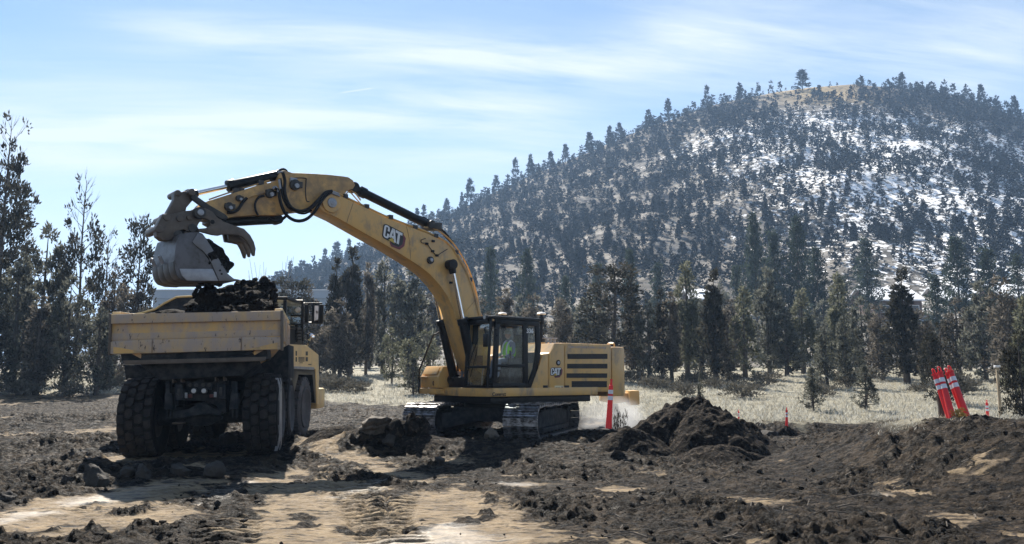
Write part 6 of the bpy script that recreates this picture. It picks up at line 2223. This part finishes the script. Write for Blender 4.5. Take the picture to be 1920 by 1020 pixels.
YM = 24.6
gr_ = MB()
for pts in ([(530, 572), (530, 566), (545, 564), (568, 564)], [(545, 592), (568, 592)], [(566, 564), (568, 580), (567, 606), (568, 640)], [(545, 608), (568, 609)], [(556, 610), (556, 642)]):
    gr_.tube([tuple(Yp(a, b, YM)) for a, b in pts], .035, n=6, res=2)
gr_.build('guard_frame', 'black_paint', FU)
for k in range(5):
    MB().box((Yp(546, 600, YM).x, YM - .02, Yp(546, 614 + k * 6, YM).z), (Yp(566, 600, YM).x, YM + .02, Yp(546, 614 + k * 6, YM).z + .03)).build('grille_bar', 'black_paint', FU)
MB().lathe([(-.05, .05), (0, .09), (.05, .08)], 1, 12, tuple(Yp(559, 581, YM))).build('work_light', 'lens', FU, smooth=True)
# mirrors
def mbox(a, b, c_, d_, y, dep, name, m, par, bev=.01):
    p, q = Yp(a, b, y), Yp(c_, d_, y)
    return MB().box((p.x, y, q.z), (q.x, y + dep, p.z)).build(name, m, par, bevel=bev)


MB().tube([tuple(Yp(568, 570, YM + .1)), tuple(Yp(572, 569, YM + .3)), tuple(Yp(604, 569, YM + .3))], .03, n=6).build('mirror_arm', 'black_paint', FU)
ar = MB().tube([tuple(Yp(568, 606, YM + .1)), tuple(Yp(580, 605, YM + .3)), tuple(Yp(604, 606, YM + .3))], .025, n=6)
ar.build('mirror_arm', 'black_paint', FU)
mbox(571.5, 570, 577, 606, YM + .2, .10, 'mirror_back', 'black_paint', FU)
mf = mbox(585, 571, 597, 604, YM + .25, .10, 'mirror', 'black_paint', FU)
mg = mbox(590, 573, 596.4, 602, YM + .238, .008, 'mirror_glass', 'mirror', mf, 0)
mbox(599, 571, 605, 606, YM + .2, .10, 'mirror_back', 'black_paint', FU)
v = Yp(582.5, 632, YM + .1)
ms = MB().lathe([(0, .125), (.05, .12), (.09, .06)], 1, 24, tuple(v)).build('round_mirror', 'black_paint', FU, smooth=True)
MB().lathe([(-.001, .118), (-.014, .10), (-.024, .07), (-.03, .03), (-.031, .002)], 1, 24, tuple(v)).build('mirror_glass', 'mirror', ms, smooth=True)
MB().tube([tuple(v + Vector((-.05, .06, -.05))), tuple(v + Vector((-.12, .2, -.2))), tuple(X(575, 650, xs - .2))], .018, n=5).build('mirror_arm', 'black_paint', FU)

# load of dark soil standing above the tail plate
ld = MB()
for k, (px, py, y, r, sq) in enumerate(((388, 558, -.5, .38, (.85, .9, 1)), (415, 578, -.5, .34, (1, 1, .9)), (440, 570, -.4, .36, (1.1, 1, .85)), (468, 552, -.1, .42, (1.1, 1, .85)), (500, 545, .0, .32, (.75, 1, 1.1)), (486, 545, .2, .36, (1, 1, .9)),
                                        (495, 583, -1.1, .32, (1.3, .8, .95)), (460, 590, -1.0, .30, (1.4, 1, .7)), (425, 590, -1.0, .30, (1.4, 1, .7)), (390, 588, -1.0, .28, (1.2, 1, .7)), (505, 562, -.3, .30, (.8, 1, 1)),
                                        (440, 590, 1.2, .7, (1.6, 1.3, .7)), (400, 590, 2.2, .6, (1.4, 1.2, .7)), (330, 600, .5, .5, (1.3, 1.4, .5)), (290, 615, .8, .5, (1.2, 1.4, .5)), (480, 585, 2.4, .6, (1, 1.2, .7)), (455, 572, -.2, .40, (1.1, 1, 1)), (430, 560, .1, .34, (1.1, 1, .9)), (405, 570, -.2, .36, (1, 1, 1)), (478, 570, -.6, .32, (1.2, 1, 1)), (370, 585, -.7, .26, (1, 1, .9)), (505, 588, -.9, .26, (.9, .9, 1)))):
    c = MT @ Vector(T(px, py, y))
    V, Fc = lump((0, 0, 0), r, 400 + k, n=4, sq=sq)
    ld.add([v + c for v in V], Fc)
    rs_ = random.Random(900 + k)
    for q_ in range(16 if r < .5 else 6):
        d_ = Vector((rs_.gauss(0, 1), rs_.gauss(0, 1), abs(rs_.gauss(.4, .8)))).normalized()
        V, Fc = lump((0, 0, 0), r * rs_.uniform(.10, .24), 40 * k + q_, n=2)
        ld.add([v + c + Vector((d_.x * sq[0], d_.y * sq[1], d_.z * sq[2])) * r * .84 for v in V], Fc)
ld = ld.build('soil_load', 'soil_dark', None, smooth=True, angle=40)
tag(ld, 'heap of dark clumpy soil filling the bed of the dump truck', 'soil')

# ------------------------------------------------------------------ spoil heaps, rocks, clods
def heap(name, px, py_top, Y, hwx, hwy, label, seed, mt='soil', skew=0.0):
    p = at(px, py_top, Y)
    zb = gz(p.x, Y)
    H = p.z - zb
    N, M_ = 150, 64
    V, Fc = [], []
    rr, aa = np.meshgrid(np.linspace(0, 1, M_), np.linspace(0, 6.2832, N, endpoint=False), indexing='ij')
    edge = 1 + .16 * np.sin(2 * aa + seed) + .10 * np.sin(3 * aa + 2 * seed) + .06 * np.sin(7 * aa + seed)
    x, y = p.x + rr * edge * hwx * np.cos(aa), Y + rr * edge * hwy * np.sin(aa)
    prof = .55 * (1 - rr ** 1.6) + .45 * np.clip(1 - rr, 0, 1)
    prof = np.where(rr < .16, prof * (1 - .05 * (1 - rr / .16)), prof)
    n = np.maximum(perlin(x / .34, y / .30, seed), 0) * .26 + np.maximum(perlin(x / .15, y / .14, seed + 1), 0) * .14 + np.abs(perlin(x / .09, y / .09, seed + 4)) * .05 + fbm(x / .9, y / .9, seed + 2, 3) * .14
    z = macro(x, y) + H * prof + n * np.clip((1 - rr) * 5, 0, 1) * min(1, H) - .06 * rr ** 4
    V = np.stack([x + skew * H * prof, y, z], -1).reshape(-1, 3)
    i = np.arange(M_ - 1)[:, None] * N
    j = np.arange(N)[None, :]
    Fq = np.stack([i + j, i + (j + 1) % N, i + N + (j + 1) % N, i + N + j], -1).reshape(-1, 4)
    o = link_mesh(name, V, Fq, mt, smooth='auto', angle=55)
    return tag(o, label, 'dirt pile', 'spoil heaps')


heap('dirt_pile', 1306, 747, 19.6, 1.85, 1.6, 'large dark heap of spoil to the right of the excavator', 3)
heap('dirt_pile', 1195, 802, 19.0, 1.15, .8, 'low skirt of spoil at the foot of the lone front delineator', 5)
heap('dirt_pile', 1345, 832, 17.8, 1.1, .6, 'low dark spoil ridge in front of the large heap', 6)
heap('dirt_pile', 625, 799, 19.8, .75, .7, 'small clumpy heap beside the right front wheel of the truck', 7)
heap('dirt_pile', 1476, 800, 25.6, .6, .5, 'little mound under the small far delineator', 8)
heap('dirt_pile', 760, 806, 19.4, 1.5, .8, 'low heap of broken clods before the left crawler track', 9)


def rock(px, py, w, h, label, mt='rock', Y=None, seed=0, sq=None, tilt=0, name='boulder'):
    """px, py: middle of the foot of the rock"""
    if Y is None:
        x, Y, z = on_ground(px, py)
    else:
        x = at(px, py, Y).x
        z = gz(x, Y)
    W_, H_ = w * Y / F_PX, h * Y / F_PX
    V, Fc = lump((0, 0, 0), .5, 500 + seed, n=3, sq=sq or (1, 1, 1))
    V = np.array([tuple(v) for v in V])
    V = V / (V.max(0) - V.min(0)) * np.array([W_, W_ * .8, H_ * 1.35])
    o = link_mesh(name, V, [tuple(f) for f in Fc], mt, smooth='auto', angle=38)
    o.location = (x, Y, z + H_ * .34)
    o.rotation_euler = (0, tilt, 0)
    return tag(o, label, 'rock', 'boulders in the mud')


for k, a in enumerate([(178, 912, 46, 44, 'largest dark boulder in the soil ridge at the lower left'), (266, 900, 30, 30, 'squarish dark boulder next right of the largest one in the ridge'), (338, 893, 38, 27, 'dark pointed boulder at the right end of the soil ridge'),
                       (398, 894, 42, 24, 'flat-topped dark boulder, last one right of the soil ridge'), (14, 942, 32, 20, 'brown boulder at the left picture border below the ridge'), (124, 908, 24, 18, 'small boulder left of the largest one in the ridge'),
                       (240, 893, 26, 18, 'rounded boulder between the largest and the squarish one'), (134, 862, 15, 17, 'single black stone left of the truck tyre on the tan strip'), (430, 836, 36, 26, 'grey boulder on the ground between the rear tyres of the truck'),
                       (405, 838, 20, 15, 'small grey stone beside the boulder between the tyres'), (822, 870, 22, 12, 'black lump lying alone in front of the left crawler track'), (1437, 822, 40, 18, 'dark lump at the right foot of the large heap')]):
    rock(*a, seed=k)
rock(702, 833, 74, 33, 'pale flat slab of rock tilted before the left crawler track', 'pale_rock', 19.3, 21, (1.6, 1, .6), R(-14))
rock(768, 833, 42, 52, 'tall black clod standing upright before the left crawler track', 'soil', 19.2, 22, (.7, .8, 1.3))
rock(790, 830, 36, 38, 'black clod leaning right of the tall upright one', 'soil', 19.35, 23)
rock(742, 834, 40, 38, 'black clod between the pale slab and the tall upright one', 'soil', 19.0, 24, None, R(20))
rock(728, 833, 26, 22, 'brown clod lying on the edge of the pale slab', 'rock', 18.8, 26)
rock(926, 828, 32, 24, 'brown pointed boulder beside the right crawler track', 'pale_rock', 19.6, 31, (1.3, 1, .8), R(14))

# loose clods on the mud
cr_ = np.random.default_rng(55)
base_l = []
for k in range(5):
    V, Fc = lump((0, 0, 0), .5, 700 + k, n=1)
    base_l.append((np.array([tuple(v) for v in V]), np.array(Fc)))
n_ = 5200
Yc = 6.0 * (30 / 6.0) ** cr_.random(n_)
xc = Yc * cr_.uniform(-.68, .68, n_)
w_ = fbm(xc / 1.3, Yc / 1.3, 21, 4)
dm = np.zeros(n_)
for p in DRY + WET:
    dm = np.maximum(dm, sstep(-.12, .16, sdist(xc, Yc, p) + w_ * .45))
keep = cr_.random(n_) > dm * .93
keep &= fbm(xc / 1.7, Yc / 1.7, 81, 3) + cr_.normal(0, .3, n_) > .05
xc, Yc = xc[keep], Yc[keep]
zc = macro(xc, Yc)
VV, FF, n0 = [], [], 0
for x, y, z in zip(xc, Yc, zc):
    V, Fc = base_l[cr_.integers(5)]
    s = .016 + .05 * cr_.random() ** 3.5 + (.05 * cr_.random() if cr_.random() < .015 else 0)
    a = cr_.uniform(0, 6.28)
    c, d = math.cos(a), math.sin(a)
    q = V * s * 2 * cr_.uniform(.7, 1.3, 3)
    VV.append(np.stack([q[:, 0] * c - q[:, 1] * d + x, q[:, 0] * d + q[:, 1] * c + y, q[:, 2] * .75 + z + s * .4 + .02], -1))
    FF.append(Fc + n0)
    n0 += len(V)
o_ = link_mesh('mud_clods', np.concatenate(VV), np.concatenate(FF), 'soil_light')
tag(o_, 'loose clods of dark mud strewn over the site', kind='stuff')
tw = MB()
for k in range(90):
    Y = 7 + 16 * random.random() ** 1.4
    x = Y * random.uniform(.1, .66)
    z = gz(x, Y) + .06
    a, L = random.uniform(-1.2, 1.2), random.uniform(.12, .5)
    tw.tube([(x, Y, z), (x + L * .5 * math.cos(a), Y + L * .5 * math.sin(a), z + random.uniform(-.0, .06)), (x + L * math.cos(a), Y + L * math.sin(a), z)], random.uniform(.005, .012), n=4, res=1)
o_ = tw.build('twig_debris', 'twig')
tag(o_, 'broken twigs and roots lying in the mud', kind='stuff')


# ------------------------------------------------------------------ delineators, stakes
def delineator(label, foot, top, H=1.07, base=True, group='orange delineator posts', grip=True):
    """tubular marker with loop handle and two reflective bands; foot and top are world points"""
    foot, top = Vector(foot), Vector(top)
    d = (top - foot)
    q = d.to_track_quat('Z', 'Y')
    M = Matrix.Translation(foot) @ q.to_matrix().to_4x4() @ Matrix.Scale(d.length / H, 4)
    o = empty('delineator', label, 'delineator', M, group)
    rb, rt = .068, .046
    r = lambda z: rb + (rt - rb) * z / .95
    MB().lathe([(0, rb), (.30, r(.3)), (.60, r(.6)), (.93, r(.93)), (.955, rt * .6), (.965, .032)], 2, 20).build('tube', 'orange_plastic', o, smooth=True, angle=30)
    for z in (.63, .76):
        MB().lathe([(z, r(z) + .0025), (z + .085, r(z + .085) + .0025)], 2, 20).build('reflective_band', 'reflective', o, smooth=True)
    if grip:
        P = [(-.022, 0, .955), (-.030, 0, .99), (-.027, 0, 1.05), (0, 0, 1.073), (.027, 0, 1.05), (.030, 0, .99), (.022, 0, .955)]
        MB().tube(P, .0115, n=8, res=3).build('handle', 'orange_plastic', o)
        MB().lathe([(.945, .058), (.962, .058)], 2, 18).build('collar', 'orange_plastic', o)
    if base:
        MB().lathe([(-.03, .20), (.01, .19), (.03, .10)], 2, 8).build('rubber_base', 'rubber', o)
    return o


def upright(px, py0, py1, Y, label, **k):
    a = at(px, py0, Y)
    b = at(px + k.pop('lean', 0), py1, Y)
    return delineator(label, a, b, **k)


f0 = at(1141, 806, 18.5)
delineator('lone orange delineator in front of the excavator counterweight', f0, at(1146.5, 711, 18.5), grip=False)
p = at(1146, 715, 18.5)
MB_o = [o for o in COL.objects if o.name == 'delineator'][-1]
MB().cyl((0, 0, .955), (0, 0, 1.05), .026, .022, n=12).cyl((0, 0, 1.05), (0, 0, 1.07), .030, n=12).build('handle', 'orange_plastic', MB_o)
upright(1475, 808, 764, 25.6, 'small orange delineator standing on a little mound right of the big heap')
upright(1385, 800, 768, 33, 'orange delineator almost hidden behind the right flank of the big heap')
upright(1853, 800, 750, 33, 'distant orange delineator between the leaning bunch and the right border', lean=-3)
YB = 15.6
zsh = gz(at(1788, 788, YB).x, YB)
for (bx_, by, tx, ty, dy, lb) in ((1787, 789, 1760, 688, 0, 'front post of the left pair of leaning orange delineators'), (1783, 788, 1749, 692, .10, 'rear post of the left pair of leaning orange delineators'),
                                  (1814, 786, 1779, 686, .05, 'front post of the right pair of leaning orange delineators'), (1811, 785, 1773, 691, .15, 'rear post of the right pair of leaning orange delineators')):
    delineator(lb, at(bx_, by, YB + dy), at(tx, ty, YB + .35 + dy), base=False)
hay = MB()
hr2 = random.Random(12)
c = at(1800, 786, YB - .05)
for k in range(160):
    a, b, g = hr2.gauss(0, .07), hr2.gauss(0, .05), hr2.uniform(-.05, .17)
    P = c + Vector((a, b, g))
    hay.tube([P, P + Vector((hr2.uniform(-.07, .07), hr2.uniform(-.05, .05), hr2.uniform(-.03, .06)))], .007, n=4, res=1)
o_ = hay.build('straw_wad', 'straw_yellow')
tag(o_, 'wad of yellow straw at the feet of the leaning delineators', 'straw')
a = at(1765, 787, YB + .5)
o_ = empty('post_stump', 'dark burnt post stump behind the left pair of leaning delineators', 'post', Matrix.Translation((a.x, YB + .5, a.z - .1)))
MB().tube([(0, 0, -.2), (.01, 0, .3), (-.01, .02, .56)], .062, n=9, r_end=.05).build('trunk', 'bark', o_)
MB().tube([(.0, 0, .4), (.05, .02, .55), (.05, .0, .62)], .02, n=5, r_end=.008).build('splinter', 'bark', o_)
a = at(1873, 736, 30)
o_ = empty('wooden_stake', 'thin wooden survey stake with a pale top near the right border', 'stake', Matrix.Translation((a.x, 30, gz(a.x, 30))))
zt_ = at(1873, 686, 30).z - gz(a.x, 30)
MB().box((-.045, -.03, -.2), (.045, .03, zt_ - .06)).build('shaft', 'wood_stake', o_, bevel=.006)
MB().box((-.09, -.07, zt_ - .059), (.09, .07, zt_ + .02)).build('cap', 'white_paint', o_, bevel=.01)

# yellow implement parked behind the excavator
YI = 28.6
I = lambda px, py: at(px, py, YI)
o_ = empty('ripper_attachment', 'yellow ripper beam of another machine jutting out behind the excavator counterweight', 'attachment', Matrix.Translation((0, YI, 0)))
fl = lambda pts: [(v.x, 0, v.z) for v in (I(*p) for p in pts)]


def islab(pts, y0, y1, name, m, par, bev=.03):
    P = fl(pts)
    return MB().prism([(p[0], y0, p[2]) for p in P], [(p[0], y1, p[2]) for p in P]).build(name, m, par, bevel=bev)


islab([(1125, 728), (1150, 736), (1180, 737), (1180, 752), (1150, 757), (1125, 752)], -.2, .35, 'beam', 'yellow_paint', o_)
islab([(1176, 732), (1195, 732), (1196, 758), (1178, 759)], -.45, .55, 'block', 'yellow_paint', o_, .04)
islab([(1150, 708), (1158, 712), (1169, 737), (1150, 737)], -.08, .12, 'gusset', 'yellow_paint', o_)
islab([(1148, 757), (1158, 757), (1166, 800), (1152, 800)], -.1, .15, 'support_leg', 'dark_steel', o_)
# whitish box and pale stand glimpsed under the body
a0, a1 = at(976, 748, 24.6), at(1023, 760, 24.6)
o_ = empty('steel_plate', 'pale steel plate glimpsed beneath the sill of the excavator', 'plate', Matrix.Translation((a0.x, 24.6, 0)))
MB().box((0, 0, a1.z), (a1.x - a0.x, .12, a0.z)).build('panel', 'white_paint', o_, bevel=.01)
MB().box((.1, .03, .1), (.22, .1, a1.z)).box((a1.x - a0.x - .22, .03, .1), (a1.x - a0.x - .1, .1, a1.z)).build('leg', 'dark_steel', o_)
o_ = None


# ------------------------------------------------------------------ dust and haze
def vol_box(name, lo, hi, label):
    me = bpy.data.meshes.new(name)
    mb = MB().box(lo, hi)
    me.from_pydata(mb.v, [], mb.f)
    o = bpy.data.objects.new(name, me)
    COL.objects.link(o)
    m = bpy.data.materials.new(name)
    m.use_nodes = True
    t = m.node_tree
    t.nodes.remove(t.nodes['Principled BSDF'])
    v = t.nodes.new('ShaderNodeVolumePrincipled')
    t.links.new(v.outputs[0], t.nodes['Material Output'].inputs['Volume'])
    me.materials.append(m)
    tag(o, label, kind='stuff')
    return o, t, v


o_, t, v = vol_box('haze', (-3200, -60, -9), (3200, 3300, 260), 'thin blue haze of the air')
v.inputs['Color'].default_value = (.44, .66, 1.0, 1)
v.inputs['Density'].default_value = .00034
v.inputs['Anisotropy'].default_value = .2
o_, t, v = vol_box('dust_cloud', (1.5, 24.2, .15), (4.9, 28.0, 1.25), 'pale dust drifting behind the tracks of the excavator')
v.inputs['Color'].default_value = (.95, .95, .95, 1)
tcn = t.nodes.new('ShaderNodeTexCoord')
nz = t.nodes.new('ShaderNodeTexNoise')
nz.inputs['Scale'].default_value = 1.3
nz.inputs['Detail'].default_value = 5
t.links.new(tcn.outputs['Object'], nz.inputs['Vector'])
mp = t.nodes.new('ShaderNodeMapping')
mp.inputs['Location'].default_value = (-3.1 / 1.5, -26.1 / 2.0, -.35 / .95)
mp.inputs['Scale'].default_value = (1 / 1.5, 1 / 2.0, 1 / .95)
t.links.new(tcn.outputs['Object'], mp.inputs[0])
ln = t.nodes.new('ShaderNodeVectorMath')
ln.operation = 'LENGTH'
t.links.new(mp.outputs[0], ln.inputs[0])
m1 = t.nodes.new('ShaderNodeMapRange')
for k, val in zip((1, 2, 3, 4), (1.0, .2, 0, 1)):
    m1.inputs[k].default_value = val
t.links.new(ln.outputs['Value'], m1.inputs[0])
m2 = t.nodes.new('ShaderNodeMapRange')
for k, val in zip((1, 2, 3, 4), (.42, .62, 0, 1.5)):
    m2.inputs[k].default_value = val
t.links.new(nz.outputs['Fac'], m2.inputs[0])
mm = t.nodes.new('ShaderNodeMath')
mm.operation = 'MULTIPLY'
t.links.new(m1.outputs[0], mm.inputs[0])
t.links.new(m2.outputs[0], mm.inputs[1])
t.links.new(mm.outputs[0], v.inputs['Density'])
